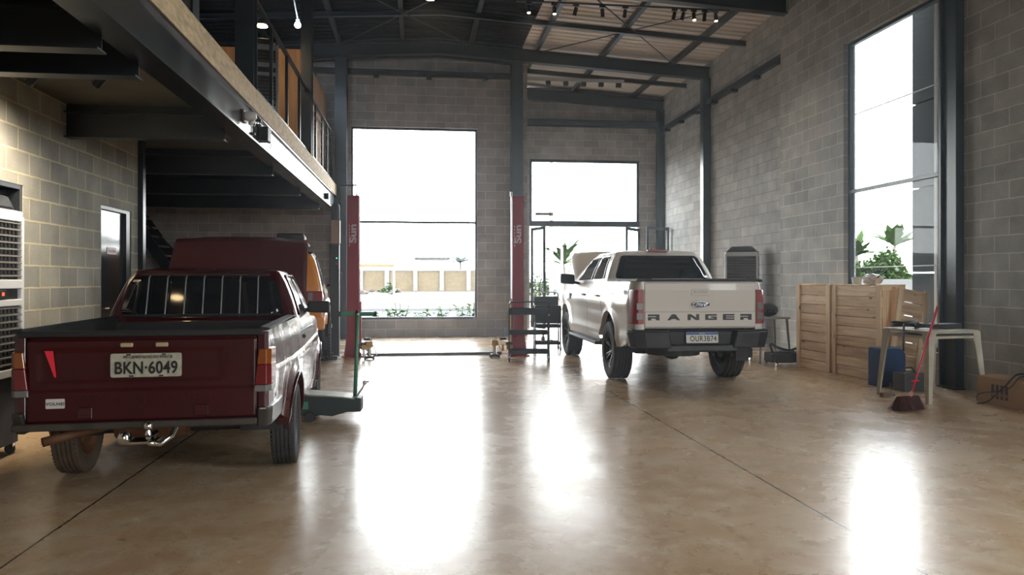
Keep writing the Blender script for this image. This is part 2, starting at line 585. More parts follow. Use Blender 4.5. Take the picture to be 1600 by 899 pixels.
def rafter(y, x0, x1, h=.28, w_=.18, m='black_steel', dz=0):
    mb = MB()
    for xa, xb in ((x0, min(.5, x1)), (max(.5, x0), x1)):
        if xa >= xb: continue
        A = [mb.bm.verts.new((xa, y + u, zr(xa) + dz + v)) for u, v in ibeam_poly(w_, h)]
        B = [mb.bm.verts.new((xb, y + u, zr(xb) + dz + v)) for u, v in ibeam_poly(w_, h)]
        n = len(A)
        mb.bm.faces.new(A); mb.bm.faces.new(B[::-1])
        for i in range(n): mb.bm.faces.new((A[i], A[(i + 1) % n], B[(i + 1) % n], B[i]))
    return struct(mb.build('roof_beam', m))


for y in (-.2, 4.2, 8.6, 13.0, 17.4):
    rafter(y, -7.4, 6.85 if y > 13 else 6.55)
rafter(20.75, 2.6, 6.85)
rafter(17.62, -7.4, 2.45, .45, .1, dz=-.02)
for y in (15.35, 18.9, 10.8, 6.4):
    rafter(y, 2.6 if y > 18 else -7.4, 6.85 if y > 13 else 6.55, .10, .08, dz=.18)
for x in (-6.2, -4.7, -3.2, -1.7, -.3, 1.25, 2.76, 4.3, 6.0):
    y1 = 20.85 if x > 2.5 else 17.9
    struct(MB().b2((x - .045, -8, zr(x) + .285), (x + .045, y1, zr(x) + .405)).build('roof_beam', 'black_steel'))


# round steel bracing under the roof
def rod(a, b, r=.012, m='black_steel'):
    o = MB().tube([a, b], r, 8).build('brace_rod', m)
    return struct(o)


for (xa, xb) in ((2.76, 6.0), (-1.7, 1.25)):
    for (ya, yb) in ((13.1, 17.3), (8.7, 12.9)):
        rod((xa, ya, zr(xa) + .22), (xb, yb, zr(xb) + .22))
        rod((xb, ya, zr(xb) + .22), (xa, yb, zr(xa) + .22))


def column(x, y, z0, z1, w_=.2, d=.2, m='blue_steel', name='column'):
    mb = MB()
    t = .014
    mb.b2((x - w_ / 2, y - d / 2, z0), (x + w_ / 2, y - d / 2 + t, z1))
    mb.b2((x - w_ / 2, y + d / 2 - t, z0), (x + w_ / 2, y + d / 2, z1))
    mb.b2((x - t / 2, y - d / 2 + t, z0), (x + t / 2, y + d / 2 - t, z1))
    mb.b2((x - w_ / 2, y - d / 2, z0), (x + w_ / 2, y + d / 2, z0 + .015))
    return struct(mb.build(name, m))


column(-1.66, 17.55, 0, zr(-1.66), .26, .26)
column(2.30, 17.55, 0, zr(2.37), .26, .26)
struct(MB().b2((6.66, 17.25, 0), (6.84, 17.45, zr(6.7))).build('column', 'blue_steel'))
struct(MB().b2((6.68, 20.6, 0), (6.84, 20.88, zr(6.7))).build('column', 'blue_steel'))
mb = MB()
mb.b2((6.44, 8.50, 0), (6.549, 8.53, zr(6.5))); mb.b2((6.44, 8.77, 0), (6.549, 8.80, zr(6.5)))
mb.b2((6.48, 8.53, 0), (6.549, 8.77, zr(6.5))); mb.b2((6.42, 8.48, 0), (6.549, 8.82, .02))
struct(mb.build('column', 'blue_steel'))
struct(MB().b2((6.46, 7.18, 0), (6.549, 7.30, zr(6.5))).build('column', 'blue_steel'))
column(-1.86, 8.78, 3.43, zr(-1.86), .2, .2)
column(-1.86, 13.55, 3.43, zr(-1.86), .18, .2)
column(-1.86, 4.2, 3.43, zr(-1.86), .2, .2)
struct(MB().b2((-3.56, 10.26, 0), (-3.44, 10.36, 3.1)).build('column', 'blue_steel'))

# girt with brackets on the rear part of the right wall and across the far wall
mb = MB()
mb.b2((6.74, 13.0, 5.42), (6.85, 20.9, 5.54))
for y in (13.6, 14.7, 15.8, 16.9, 18.0, 19.1, 20.2):
    mb.b2((6.70, y - .06, 5.36), (6.85, y + .06, 5.43))
struct(mb.build('trim_1', 'black_steel'), 'dark steel girt with brackets along the upper block wall')
mb = MB()
mb.b2((-7.4, 17.78, 6.02), (2.2, 17.9, 6.14))
for x in (-2.3, -.9, .3, 1.6): mb.b2((x - .06, 17.76, 5.96), (x + .06, 17.9, 6.03))
struct(mb.build('trim_2', 'black_steel'))
struct(MB().b2((2.6, 20.72, 5.55), (6.68, 20.88, 5.72)).build('trim_3', 'black_steel'))


# ------------------------------------------------------------------ windows
def window(name, axis, c, a0, a1, z0, z1, bars, fw=.05, dep=.07, m='blue_steel', verts=()):
    mb = MB()

    def bar(p0, p1, q0, q1):
        if axis == 'y': mb.b2((p0, c - dep / 2, q0), (p1, c + dep / 2, q1))
        else: mb.b2((c - dep / 2, p0, q0), (c + dep / 2, p1, q1))
    bar(a0, a0 + fw, z0, z1); bar(a1 - fw, a1, z0, z1)
    bar(a0 + fw, a1 - fw, z0, z0 + fw); bar(a0 + fw, a1 - fw, z1 - fw, z1)
    for z, t in bars: bar(a0 + fw, a1 - fw, z - t / 2, z + t / 2)
    for a in verts: bar(a - .02, a + .02, z0 + fw, z1 - fw)
    o = struct(mb.build(name, m))
    g = MB()
    if axis == 'y': g.b2((a0 + .01, c - .004, z0 + .01), (a1 - .01, c + .004, z1 - .01))
    else: g.b2((c - .004, a0 + .01, z0 + .01), (c + .004, a1 - .01, z1 - .01))
    g.build('window_pane', 'glass', o)
    return o


window('window_1', 'y', 18.0, -1.48, 1.42, .41, 4.85, [(2.66, .05)])
w2 = window('window_2', 'x', 6.66, 8.97, 11.13, .40, 4.97, [(2.68, .05)])
for k_, y in enumerate((4.57, .17)): window('window_%d' % (k_ + 4), 'x', 6.66, y, y + 2.16, .40, 4.97, [(2.68, .05)])
w3 = window('window_3', 'y', 20.97, 3.1, 6.2, 2.85, 4.65, [], .07, .12)
struct(MB().b2((3.1, 20.86, 2.80), (6.2, 21.06, 2.95)).build('trim_4', 'blue_steel'))
# oval decal on the far right window pane
mb = MB()
mb.lathe([(.17, 0), (.17, .004), (.145, .004), (.145, 0)], 32, 'y', (0, 0, 0), closed=True)
mb.lathe([(.0, 0), (.0, .003)], 4, 'y') if False else None
mb.box((0, .002, 0), (.5, .004, .10))
mb.xf(Matrix.Diagonal((1, 1, .8, 1)))
mb.build('window_decal', mat('decal_grey', (.35, .40, .38), .6), w3, loc=(3.52, 20.955, 3.14))

# ------------------------------------------------------------------ doors in the left wall
M['door_paint'] = mat('door_paint', (.018, .024, .030), .16, 0, .6)
M['reveal'] = mat('reveal', (.075, .07, .06), .7)


def wall_door(name, y0, y1, zt, reveal=.17, far=.04):
    x = -3.5 - reveal
    mb = MB()
    mb.b2((x, y0, 0), (-3.51, y0 + .04, zt)); mb.b2((x, y1 - far, 0), (-3.51, y1, zt)); mb.b2((x, y0 + .04, zt - .04), (-3.51, y1 - far, zt))
    o = struct(mb.build(name, 'black_steel'))
    leaf = MB().b2((x, y0 + .04, .01), (x + .05, y1 - far, zt - .04)).build('door_leaf', 'door_paint', o, bevel=.004)
    h = MB()
    h.tube([(x + .05, y0 + .10, 1.0), (x + .10, y0 + .10, 1.0), (x + .10, y0 + .22, 1.0)], .009, 8)
    h.lathe([(.025, 0), (.025, .008), (0, .008)], 16, 'x', (x + .05, y0 + .10, 1.0))
    h.build('door_handle', 'steel', o, smooth=40)
    return o, x


d1, _ = wall_door('door_1', 6.2, 7.39, 2.175)
d2, xd = wall_door('door_2', 9.1, 10.03, 2.17, .10, .14)
sg = MB().b2((xd + .05, 9.40, 1.625), (xd + .056, 9.67, 1.705)).build('door_sign', mat('sign_white', (.85, .82, .82), .5), None)
tag(sg, 'small white sign with red writing on the dark door', 'sign')
text('sign_text', 'Escritório', .058, mat('sign_red', (.5, .05, .07), .5), sg, (xd + .0575, 9.535, 1.665), (PI / 2, 0, PI / 2), .0005)

# ------------------------------------------------------------------ mezzanine
MZ0, MZ1 = 3.10, 3.43
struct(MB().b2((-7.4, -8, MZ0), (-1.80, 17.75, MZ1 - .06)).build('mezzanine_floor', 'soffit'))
mb = MB()
t = .014
mb.b2((-1.80, -8, 2.84), (-1.786, 17.4, 3.18))                       # web seen from the hall
mb.b2((-1.95, -8, 2.84), (-1.74, 17.4, 2.856)); mb.b2((-1.95, -8, 3.165), (-1.755, 17.4, 3.18))
struct(mb.build('mezzanine_beam', 'fascia'), 'long dark steel edge beam of the mezzanine')
mb = MB()
for y in [i * 2.4 - 8 for i in range(11)]:
    mb.b2((-1.795, y, 3.19), (-1.75, min(y + 2.394, 17.4), 3.43))
struct(mb.build('mezzanine_edge', 'osb'), 'raw board edge of the mezzanine floor above the steel beam')
for y in (-2.5, .5, 2.9, 5.1, 5.75, 8.25, 10.9, 13.4, 16.0):
    mb = MB().prism([(u + y, v + 2.76) for u, v in ibeam_poly(.14, .26, .012)], -3.5 if y < 10 else -7.4, -1.955, 'x')
    mb.b2((-3.5 if y < 10 else -7.4, y - .005, 3.02), (-1.955, y + .005, 3.10))
    struct(mb.build('mezzanine_beam', 'black_steel'))

# railing on the mezzanine edge
rail = thing('mezzanine_railing', 'dark steel railing with thin horizontal bars along the mezzanine edge', 'railing', (-1.86, 8.9, 3.43))
for k, y in enumerate([.15, 1.35, 2.55, 3.75, 4.85, 5.75, 6.75, 7.6, 8.4]):
    if abs(8.9 + y - 13.55) < .15: continue
    MB().b2((-.02, y - .02, 0), (.02, y + .02, 1.16)).build('post', 'black_steel', rail)
MB().b2((-.025, 0, 1.14), (.025, 8.5, 1.18)).build('top_rail', 'black_steel', rail)
MB().b2((-.02, 0, .10), (.02, 8.5, .13)).build('bottom_rail', 'black_steel', rail)
mb = MB()
for z in (.28, .43, .58, .73, .88, 1.02): mb.tube([(0, 4.7, z), (0, 8.5, z)], .0035, 6)
mb.build('rail_wire', 'black_steel', rail)

# plywood room and dark partition upstairs
mb = MB()
for y0 in (14.0, 15.22, 16.44):
    mb.b2((-2.04, y0, MZ1 - .06), (-2.0, y0 + 1.212, 5.42))
struct(mb.build('partition_plywood', 'plywood'))
mb = MB()
x = -5.0
while x < -2.1:
    mb.b2((x, 14.0, MZ1 - .06), (min(x + .735, -2.04), 14.04, 5.42)); x += .74
struct(mb.build('partition_plywood', 'plywood'))
M['dark_panel'] = mat('dark_panel', (.02, .02, .022), .6, noise=.4, nscale=6, stretch=(1, 3, .3))
mb = MB()
y = -2.0
while y < 8.4:
    mb.b2((-2.4, y, MZ1 - .06), (-2.36, y + .59, 6.35)); mb.b2((-2.36, y + .27, MZ1 - .06), (-2.34, y + .30, 6.35)); y += .6
struct(mb.build('partition_dark', 'dark_panel'))

# staircase under the mezzanine
st = thing('staircase', 'dark steel staircase climbing to the mezzanine by the far wall', 'staircase', (-4.1, 17.2, 0))
n = 15
mb = MB(); mt = MB()
for k in range(n):
    mt.box((-(k + .5) * .135, 0, (k + 1) * 3.05 / n), (.19, .8, .03))
mt.build('tread', mat('stair_tread', (.20, .17, .13), .7), st)['kind'] = 'stuff'
for s_ in (-1, 1):
    MB().prism([(.05, 0), (-.12, 0), (-2.10, 2.95), (-2.10, 3.09), (-1.95, 3.09), (.05, .16)], s_ * .41 - .02, s_ * .41 + .02, 'y').build('stringer', 'black_steel', st)
MB().tube([(0, -.42, 1.0), (-2.0, -.42, 3.06)], .018, 8).build('handrail', 'black_steel', st)
for k in range(3): MB().tube([(-.1 - k * .75, -.42, .2 + k * 1.13 - .1), (-.1 - k * .75, -.42, min(3.05, 1.1 + k * 1.13 - .05))], .012, 8).build('baluster', 'black_steel', st)

# ------------------------------------------------------------------ open glass doors under window_3
def leaf(x, y, w_, rz, label):
    t_ = thing('glass_door', label, 'door', (x, y, 0), rz, None)
    f = MB(); W, H = w_, 2.74
    f.b2((0, -.025, .02), (.06, .025, H)); f.b2((W - .06, -.025, .02), (W, .025, H)); f.b2((.06, -.025, .02), (W - .06, .025, .1)); f.b2((.06, -.025, H - .08), (W - .06, .025, H))
    f.build('door_frame', 'blue_steel', t_)
    MB().b2((.05, -.004, .09), (W - .05, .004, H - .07)).build('door_glass', 'glass', t_)
    h = MB(); h.tube([(W - .09, -.03, .95), (W - .09, -.07, .95), (W - .09, -.07, 1.35), (W - .09, -.03, 1.35)], .012, 8)
    h.build('door_handle', 'steel', t_)
    return t_


leaf(3.14, 20.8, .78, R(-72), 'open glass door leaf beside the tool trolleys')
leaf(6.18, 20.8, .95, R(-128), 'open glass door leaf beside the right block wall')
leaf(6.78, 20.1, .8, R(-155), 'folded glass door leaf nearest the right wall corner')

# ------------------------------------------------------------------ outdoors
M['ground_out'] = mat('ground_out', (.060, .051, .040), .95, 0, .1, noise=.35, nscale=.25, stretch=(.25, 1, 1), tint=(.036, .027, .019))
M['asphalt'] = mat('asphalt', (.055, .055, .058), .9, noise=.15, nscale=3)
M['concrete_out'] = mat('concrete_out', (.11, .108, .105), .85, noise=.15, nscale=2)
M['brick_out'] = block_mat('brick_out', (.105, .076, .043), (.088, .066, .040), (.12, .098, .065), 'x', .4, .2, (0, 0), .02)
M['white_out'] = mat('white_out', (.13, .13, .128), .8)
M['leaf'] = mat('leaf', (.02, .05, .006), .8, 0, .05, noise=.5, nscale=5)
M['leaf_far'] = mat('leaf_far', (.034, .064, .016), .8, 0, .05, noise=.4, nscale=2)
M['leaf_grey'] = mat('leaf_grey', (.026, .036, .030), .8, 0, .05, noise=.4, nscale=2)
M['bark'] = mat('bark', (.10, .085, .07), .9)
struct(MB().b2((-300, -150, -.3), (300, 500, -.028)).build('ground', 'ground_out'))
struct(MB().b2((-120, 24.5, -.028), (160, 33, -.015)).build('road', 'asphalt'))
struct(MB().b2((-40, 18.11, -.028), (60, 23.6, -.012)).build('pavement', 'concrete_out'))
struct(MB().b2((-120, 33, -.028), (160, 33.5, .10)).build('kerb', 'concrete_out'))


def cam_pt(px, z, H):
    xc = (px - 800) / F * z
    return (xc * math.cos(TH) + z * math.sin(TH), z * math.cos(TH) - xc * math.sin(TH), H)


# boundary wall with white posts, far across the lot
mb = MB()
yW = 92
xw0 = -40
struct(MB().b2((-60, yW, -.1), (9, yW + .2, 2.35)).build('boundary_wall', 'brick_out'))
for px in (565, 605, 649, 690, 732):
    p = cam_pt(px, yW, 0)
    struct(MB().b2((p[0] - .25, yW - .25, 0), (p[0] + .25, yW, 2.4)).build('boundary_post', 'white_out'))
struct(MB().b2((-60, yW - .1, 2.35), (9, yW + .3, 2.5)).build('boundary_coping', 'white_out'))
# open timber shelter
sh = thing('shelter', 'timber shelter with an orange roof beam across the lot', 'shelter', (0, 0, 0))
a = cam_pt(560, 60, 0); b = cam_pt(615.5, 60, 0)
MB().b2((a[0] - 4, a[1], 2.30), (b[0], a[1] + .4, 2.55)).build('roof_beam', mat('timber_orange', (.13, .08, .03), .8), sh)
MB().b2((b[0] - .1, a[1], 0), (b[0] + .08, a[1] + .15, 2.3)).build('post', 'white_out', sh)
MB().b2((a[0] - 4, a[1], 0), (a[0] - 3.85, a[1] + .15, 2.3)).build('post', 'white_out', sh)
# pale building behind the wall
bd = thing('building', 'low white building with a thin grey roof line behind the far wall', 'building', (0, 0, 0))
a = cam_pt(652, 110, 0); b = cam_pt(700, 110, 0)
MB().b2((a[0], a[1], 0), (b[0], a[1] + 6, 4.3)).build('wall', mat('building_white', (.20, .20, .20), .8), bd)
MB().b2((a[0] - .4, a[1] - .4, 4.3), (b[0] + .4, a[1] + 6.4, 4.5)).build('roof', mat('building_roof', (.045, .045, .045), .8), bd)


def frond(mb, base, az, el, L, droop, wdt, n=9):
    pts = []
    p = Vector(base); d = Vector((math.cos(az) * math.cos(el), math.sin(az) * math.cos(el), math.sin(el)))
    for i in range(n + 1):
        pts.append(p.copy()); p = p + d * (L / n)
        d.z -= droop / n; d.normalize()
    side = Vector((-math.sin(az), math.cos(az), 0))
    for s_ in (-1, 1):
        for i in range(n):
            w0 = wdt * math.sin(PI * (i + .15) / (n + .3)) ** .8; w1 = wdt * math.sin(PI * (i + 1.15) / (n + .3)) ** .8 if i < n - 1 else .01
            w1 *= .72 if i % 2 else 1.0; w0 *= 1.0 if i % 2 else .72 if i else 1
            mb.face([pts[i], pts[i + 1], pts[i + 1] + side * s_ * w1 + Vector((0, 0, -.25 * w1)), pts[i] + side * s_ * w0 + Vector((0, 0, -.25 * w0))])
    mb.tube(pts, [.03 * (1 - i / (n + 1)) + .006 for i in range(n + 1)], 5)


def palm(px, z, H, L, label, m='leaf_far', nfr=13, blade=.20):
    p = cam_pt(px, z, 0)
    t_ = thing('palm_tree', label, 'tree', p)
    MB().tube([(0, 0, 0), (.08, 0, H * .5), (0, 0, H)], [.22, .16, .13], 10).build('trunk', 'bark', t_)
    mb = MB()
    for k in range(nfr):
        frond(mb, (0, 0, H), k * 2.4, random.uniform(.45, 1.4), L * random.uniform(.8, 1.1), random.uniform(.9, 1.6), L * blade)
    mb.build('fronds', m, t_)
    return t_


palm(719, 105, 3.6, 2.3, 'small grey green palm above the far boundary wall', 'leaf_grey', 9)
palm(880, 52, 2.3, 2.3, 'green palm beyond the open glass doors', 'leaf_far', 19, .11)


def bush(name, c, r, n, m, label, cat='shrub', group=None, leaf=.12, flat=1.0):
    mb = MB()
    for k in range(n):
        d = Vector((random.gauss(0, 1), random.gauss(0, 1), abs(random.gauss(0, 1)))).normalized()
        q = Vector((d.x * r * random.uniform(.5, 1), d.y * r * random.uniform(.5, 1), d.z * r * flat * random.uniform(.4, 1)))
        a_, b_ = Vector((random.gauss(0, 1), random.gauss(0, 1), random.gauss(0, 1))).normalized(), None
        b_ = a_.cross(Vector((0, .3, 1))).normalized()
        mb.face([q - a_ * leaf, q + b_ * leaf * .45, q + a_ * leaf, q - b_ * leaf * .45])
    o = mb.build(name, m, None, loc=c)
    return tag(o, label, cat, group)


# low green plants right outside window_1
k = 0
for px, hgt, lb in ((596, .30, 'small bright green plant at the left of the window sill'), (610, .42, 'leafy green plant second along the window sill'),
                    (626, .55, 'tall leafy plant third along the window sill'), (645, .28, 'tiny green plant in the middle of the window sill'),
                    (668, .42, 'spreading green plant right of centre outside the window'), (693, .46, 'rounded green plant near the right part of the window'),
                    (716, .55, 'dense green plant close to the right window frame'), (737, .75, 'tallest green plant at the right end of the window')):
    p = cam_pt(px, 19.6, 0)
    t_ = thing('garden_plant', lb, 'plant', (p[0], 19.2, -.02), 0, 'garden plants under the window')
    mb = MB(); ms = MB()
    for j in range(9):
        az = random.uniform(0, 2 * PI); el = random.uniform(.95, 1.5); L = (hgt * .9 + .25) * random.uniform(.7, 1.05)
        tip = Vector((math.cos(az) * math.cos(el), math.sin(az) * math.cos(el), math.sin(el))) * L
        tip.x *= 1.3
        ms.tube([(0, 0, 0), tip * .5 + Vector((0, 0, .03)), tip], .006, 5)
        for s_ in range(9):
            q = tip * random.uniform(.5, 1.0); a2 = random.uniform(0, 2 * PI); l = .13 * random.uniform(.7, 1.3)
            u = Vector((math.cos(a2), math.sin(a2), random.uniform(-.2, .6))).normalized(); v = u.cross(Vector((0, 0, 1))).normalized()
            mb.face([q, q + u * l * .5 + v * l * .38, q + u * l, q + u * l * .5 - v * l * .38])
    ms.build('stem', 'leaf', t_)
    mb.build('leaves', mat('plant_green', (.045, .14, .010), .8, 0, .05, noise=.3, nscale=9) if k == 0 else bpy.data.materials['plant_green'], t_)
    k += 1

# rubble heap and weeds by the far wall
for j in range(9):
    p = cam_pt(random.uniform(562, 625), random.uniform(70, 84), 0)
    mb = MB().ball((0, 0, .1), random.uniform(.15, .38), 2, (1.4, 1, .7))
    for v in mb.bm.verts: v.co += Vector((random.uniform(-.1, .1), random.uniform(-.1, .1), random.uniform(-.08, .08)))
    tag(mb.build('rubble_stone', mat('stone', (.045, .036, .03), .9) if j == 0 else bpy.data.materials['stone'], loc=p), 'lump of rubble in the heap on the dirt lot beyond the window', 'stone', 'rubble heap on the dirt lot')
bush('weed', cam_pt(608, 78, 0), 1.0, 160, 'leaf_far', 'green weed growing beside the rubble heap', 'weed', leaf=.18)
# things seen through the doorway
struct(MB().b2((9.2, 55, -.1), (17.5, 55.2, 1.9)).build('boundary_wall', 'white_out'))
struct(MB().b2((17.6, 54, -.1), (24, 54.2, 1.9)).build('boundary_wall', mat('brick_orange', (.15, .07, .035), .9, noise=.3)))
for px, z, H, r_, lb in ((861.5, 40, 12.0, .11, 'tall thin grey utility pole beyond the glass doors'), (878, 46, 3.3, .10, 'short white post in front of the palm')):
    p = cam_pt(px, z, -.02)
    t_ = thing('utility_pole', lb, 'pole', p)
    MB().tube([(0, 0, 0), (0, 0, H)], [r_, r_ * .8], 10).build('pole', 'white_out', t_)
    if H > 5: MB().b2((-.7, -.05, H - .9), (.7, .05, H - .78)).build('crossarm', 'bark', t_)
bush('tree', cam_pt(834, 50, .3), 1.5, 400, 'leaf_far', 'dark green bushy tree behind the glass door leaf', 'tree', leaf=.16)
bush('shrub', cam_pt(893, 62, 0), 3.2, 500, 'leaf_far', 'green shrub rising above the orange wall', 'shrub', leaf=.16, flat=1)

# beyond the right-hand window: grey neighbouring wall, garden wall, palms and shrubs
M['panel_out'] = mat('panel_out', (.030, .036, .042), .8, noise=.25, nscale=3)
mb = MB()
for z0, z1 in ((0, 1.42), (1.44, 2.66), (2.68, 3.9), (3.92, 7.5)):
    mb.b2((7.3, 4.0, z0), (7.5, 10.56, z1))
struct(mb.build('fin_wall', 'panel_out'))
mb = MB()
mb.b2((6.70, 9.20, .45), (6.72, 9.25, 4.92))
for z in (1.515, 3.87): mb.b2((6.70, 9.0, z - .008), (6.715, 11.1, z + .008))
struct(mb.build('trim_5', mat('white_strip', (.8, .8, .8), .6)))
struct(MB().b2((24, -10, -.1), (24.2, 60, 1.35)).build('garden_wall', mat('garden_wall', (.07, .068, .066), .9, noise=.1)))


def rp(px, X, H):  # point on plane X seen at px
    r_ = (px - 800) / F
    z = X / (r_ * math.cos(TH) + math.sin(TH))
    return (X, z * math.cos(TH) - r_ * z * math.sin(TH), H)


mb = MB()
for k in range(5200):
    px = random.uniform(1322, 1425)
    hmax = 2.3 + .75 * math.exp(-((px - 1385) / 25) ** 2) - .8 * max(0, (px - 1402) / 20)
    q = Vector(rp(px, random.uniform(26, 28.5), random.uniform(0, 1) ** .7 * hmax * random.uniform(.75, 1.05)))
    a_ = Vector((random.gauss(0, 1), random.gauss(0, 1), random.gauss(0, 1))).normalized(); b_ = a_.cross(Vector((0, .3, 1))).normalized(); s_ = .17
    mb.face([q - a_ * s_, q + b_ * s_ * .5, q + a_ * s_, q - b_ * s_ * .5])
tag(mb.build('hedge', 'leaf_far'), 'leafy green hedge showing over the pale garden wall', 'hedge', kind='stuff')
for px, H, lb in ((1338, 3.0, 'palm partly hidden by the left frame of the side window'), (1398, 3.5, 'palm with upright fronds over the garden wall')):
    p = rp(px, 31, 0)
    t_ = thing('palm_tree', lb, 'tree', p)
    MB().tube([(0, 0, 0), (0, 0, H)], [.2, .14], 10).build('trunk', 'bark', t_)
    mb = MB()
    for k in range(14): frond(mb, (0, 0, H), k * 2.4, random.uniform(.5, 1.4), random.uniform(1.5, 2.1), random.uniform(.5, 1.2), .42)
    mb.build('fronds', 'leaf_far', t_)

# ================================================================== VEHICLE TOOLS
M['tyre_tread'] = mat('tyre_tread', (.030, .029, .028), .75, noise=.3, nscale=25, bump=.5, bscale=90)


def lerp(a, b, t): return a + (b - a) * t


def interp(tab, x):
    if x <= tab[0][0]: return tab[0][1]
    for (x0, y0), (x1, y1) in zip(tab, tab[1:]):
        if x <= x1:
            t = (x - x0) / (x1 - x0)
            return lerp(y0, y1, t)
    return tab[-1][1]


def smooth_interp(tab, x):
    if x <= tab[0][0]: return tab[0][1]
    for (x0, y0), (x1, y1) in zip(tab, tab[1:]):
        if x <= x1:
            t = (x - x0) / (x1 - x0); t = t * t * (3 - 2 * t)
            return lerp(y0, y1, t)
    return tab[-1][1]


def wheel(parent, x, y, z, r, w_, rr, side, rim_m, spokes=6, style='alloy', tyre_m='tyre_tread', lugs=False, name='wheel', dirty_m=None):
    """side: +1 = outer face toward +x. Builds wheel > tyre mesh, rim, hub cap; returns the wheel part"""
    hw = w_ / 2
    prof = [(rr, -hw * .80), (rr + .012, -hw * .92), (rr + (r - rr) * .45, -hw * 1.04), (rr + (r - rr) * .8, -hw * .98), (r - .012, -hw * .84)]
    gx = []
    ng = 5 if not lugs else 3
    for i in range(ng):
        c_ = lerp(-hw * .68, hw * .68, i / (ng - 1))
        prof += [(r, c_ - hw * .115), (r, c_ + hw * .115)]
        if i < ng - 1:
            prof += [(r - .010, c_ + hw * .14), (r - .010, lerp(-hw * .68, hw * .68, (i + 1) / (ng - 1)) - hw * .14)]
    prof += [(r - .012, hw * .84), (rr + (r - rr) * .8, hw * .98), (rr + (r - rr) * .45, hw * 1.04), (rr + .012, hw * .92), (rr, hw * .80)]
    mb = MB().lathe(prof, 64, 'x', closed=True)
    nl = 44 if lugs else 60
    for k in range(nl):           # shoulder blocks
        a = 2 * PI * k / nl
        for s_ in (-1, 1):
            q = Matrix.Rotation(a, 3, 'X')
            d = (.045, .022, .02) if lugs else (.02, .014, .008)
            mb.box(q @ Vector((s_ * hw * .80, 0, r - d[2] * .55)), d, q)
            if lugs: mb.box(q @ Vector((s_ * hw * .35, .02, r - .008)), (.05, .025, .02), q)
    o = mb.build(name, tyre_m, parent, smooth=35, loc=(x, y, z))
    # rim barrel + face
    s_ = side
    mb = MB()
    fo = hw * .72 * s_
    mb.lathe([(rr + .004, -hw * .84 * s_), (rr - .012, -hw * .80 * s_), (rr - .03, -hw * .3 * s_), (rr - .035, fo - .03 * s_), (rr - .01, fo), (rr + .008, fo + .012 * s_), (rr + .006, hw * .84 * s_)], 48, 'x', caps=False)
    if style == 'alloy':
        mb.lathe([(.0, fo - .035 * s_), (.055, fo - .03 * s_), (.07, fo - .05 * s_), (.07, fo - .11 * s_), (0, fo - .11 * s_)], 24, 'x')
        for k in range(spokes):
            a = 2 * PI * k / spokes
            for da in (-.16, .16):
                p0 = Vector((fo - .05 * s_, math.sin(a) * .05, math.cos(a) * .05))
                p1 = Vector((fo - .012 * s_, math.sin(a + da) * (rr - .012), math.cos(a + da) * (rr - .012)))
                mb.tube([p0, p0.lerp(p1, .5) + Vector((.008 * s_, 0, 0)), p1], [.024, .018, .022], 6)
    else:
        mb.lathe([(.0, fo - .05 * s_), (.07, fo - .045 * s_), (.10, fo - .07 * s_), (rr * .72, fo - .04 * s_), (rr - .02, fo - .03 * s_)], 40, 'x', caps=False)
        for k in range(4):
            a = 2 * PI * k / 4
            mb.lathe([(.012, 0), (.012, .02 * s_), (0, .022 * s_)], 8, 'x', (fo - .05 * s_, math.sin(a) * .055, math.cos(a) * .055))
    mb.build('rim', rim_m, o, smooth=35)
    # brake drum / inner hub
    MB().lathe([(0, -hw * .7 * s_), (rr * .55, -hw * .7 * s_), (rr * .62, -hw * .2 * s_), (rr * .6, fo - .12 * s_), (0, fo - .12 * s_)], 28, 'x').build('brake_drum', 'dark_trim' if not dirty_m else dirty_m, o, smooth=35)
    return o


class Side:
    """Body side skin: X half-width as function of y,z ; bottom/top edges ; wheel arches"""
    def __init__(s, taper, prof, zb, zt, arches, flare):
        s.taper, s.prof, s.zb, s.zt, s.arches, s.flare = taper, prof, zb, zt, arches, flare

    def X(s, y, z):
        x = smooth_interp(s.taper, y) + smooth_interp(s.prof, z)
        for yc, zc, r_ in s.arches:
            d = math.hypot(y - yc, z - zc) - r_
            if z < zc: d = max(d, abs(y - yc) - r_)
            x += s.flare * math.exp(-max(0, d / .07) ** 2)
        return x

    def bottom(s, y):
        z = interp(s.zb, y)
        for yc, zc, r_ in s.arches:
            d = abs(y - yc)
            if d < r_: z = max(z, zc + math.sqrt(max(0, r_ * r_ - d * d)))
        return z

    def panel(s, name, y0, y1, m, parent, sgn, nz=16, zt=None, zmin=None, gap=.005):
        y0 += gap; y1 -= gap
        ys = set([y0, y1])
        n = max(3, int((y1 - y0) / .05))
        for i in range(n + 1): ys.add(lerp(y0, y1, i / n))
        for yc, zc, r_ in s.arches:
            for k in range(41):
                yy = yc + r_ * .9999 * math.cos(PI * k / 40)
                if y0 < yy < y1: ys.add(yy)
            for e in (-r_ - .0005, r_ + .0005, -r_ - .03, r_ + .03, -r_ - .06, r_ + .06):
                if y0 < yc + e < y1: ys.add(yc + e)
        ys = sorted(ys)
        top = zt or (lambda y: interp(s.zt, y))
        mb = MB()
        V = []
        for y in ys:
            zb = s.bottom(y) if zmin is None else max(zmin, s.bottom(y)); zt_ = top(y)
            col = []
            for j in range(nz + 1):
                t = j / nz
                z = lerp(zb, zt_, t)
                col.append(mb.bm.verts.new((sgn * s.X(y, z), y, z)))
            V.append(col)
        for i in range(len(ys) - 1):
            for j in range(nz):
                mb.bm.faces.new((V[i][j], V[i + 1][j], V[i + 1][j + 1], V[i][j + 1]))
        # turned-in lower edge
        lip = [mb.bm.verts.new((c[0].co.x - sgn * .07, c[0].co.y, c[0].co.z + .005)) for c in V]
        for i in range(len(ys) - 1): mb.bm.faces.new((V[i][0], V[i + 1][0], lip[i + 1], lip[i]))
        return mb.build(name, m, parent, smooth=50)


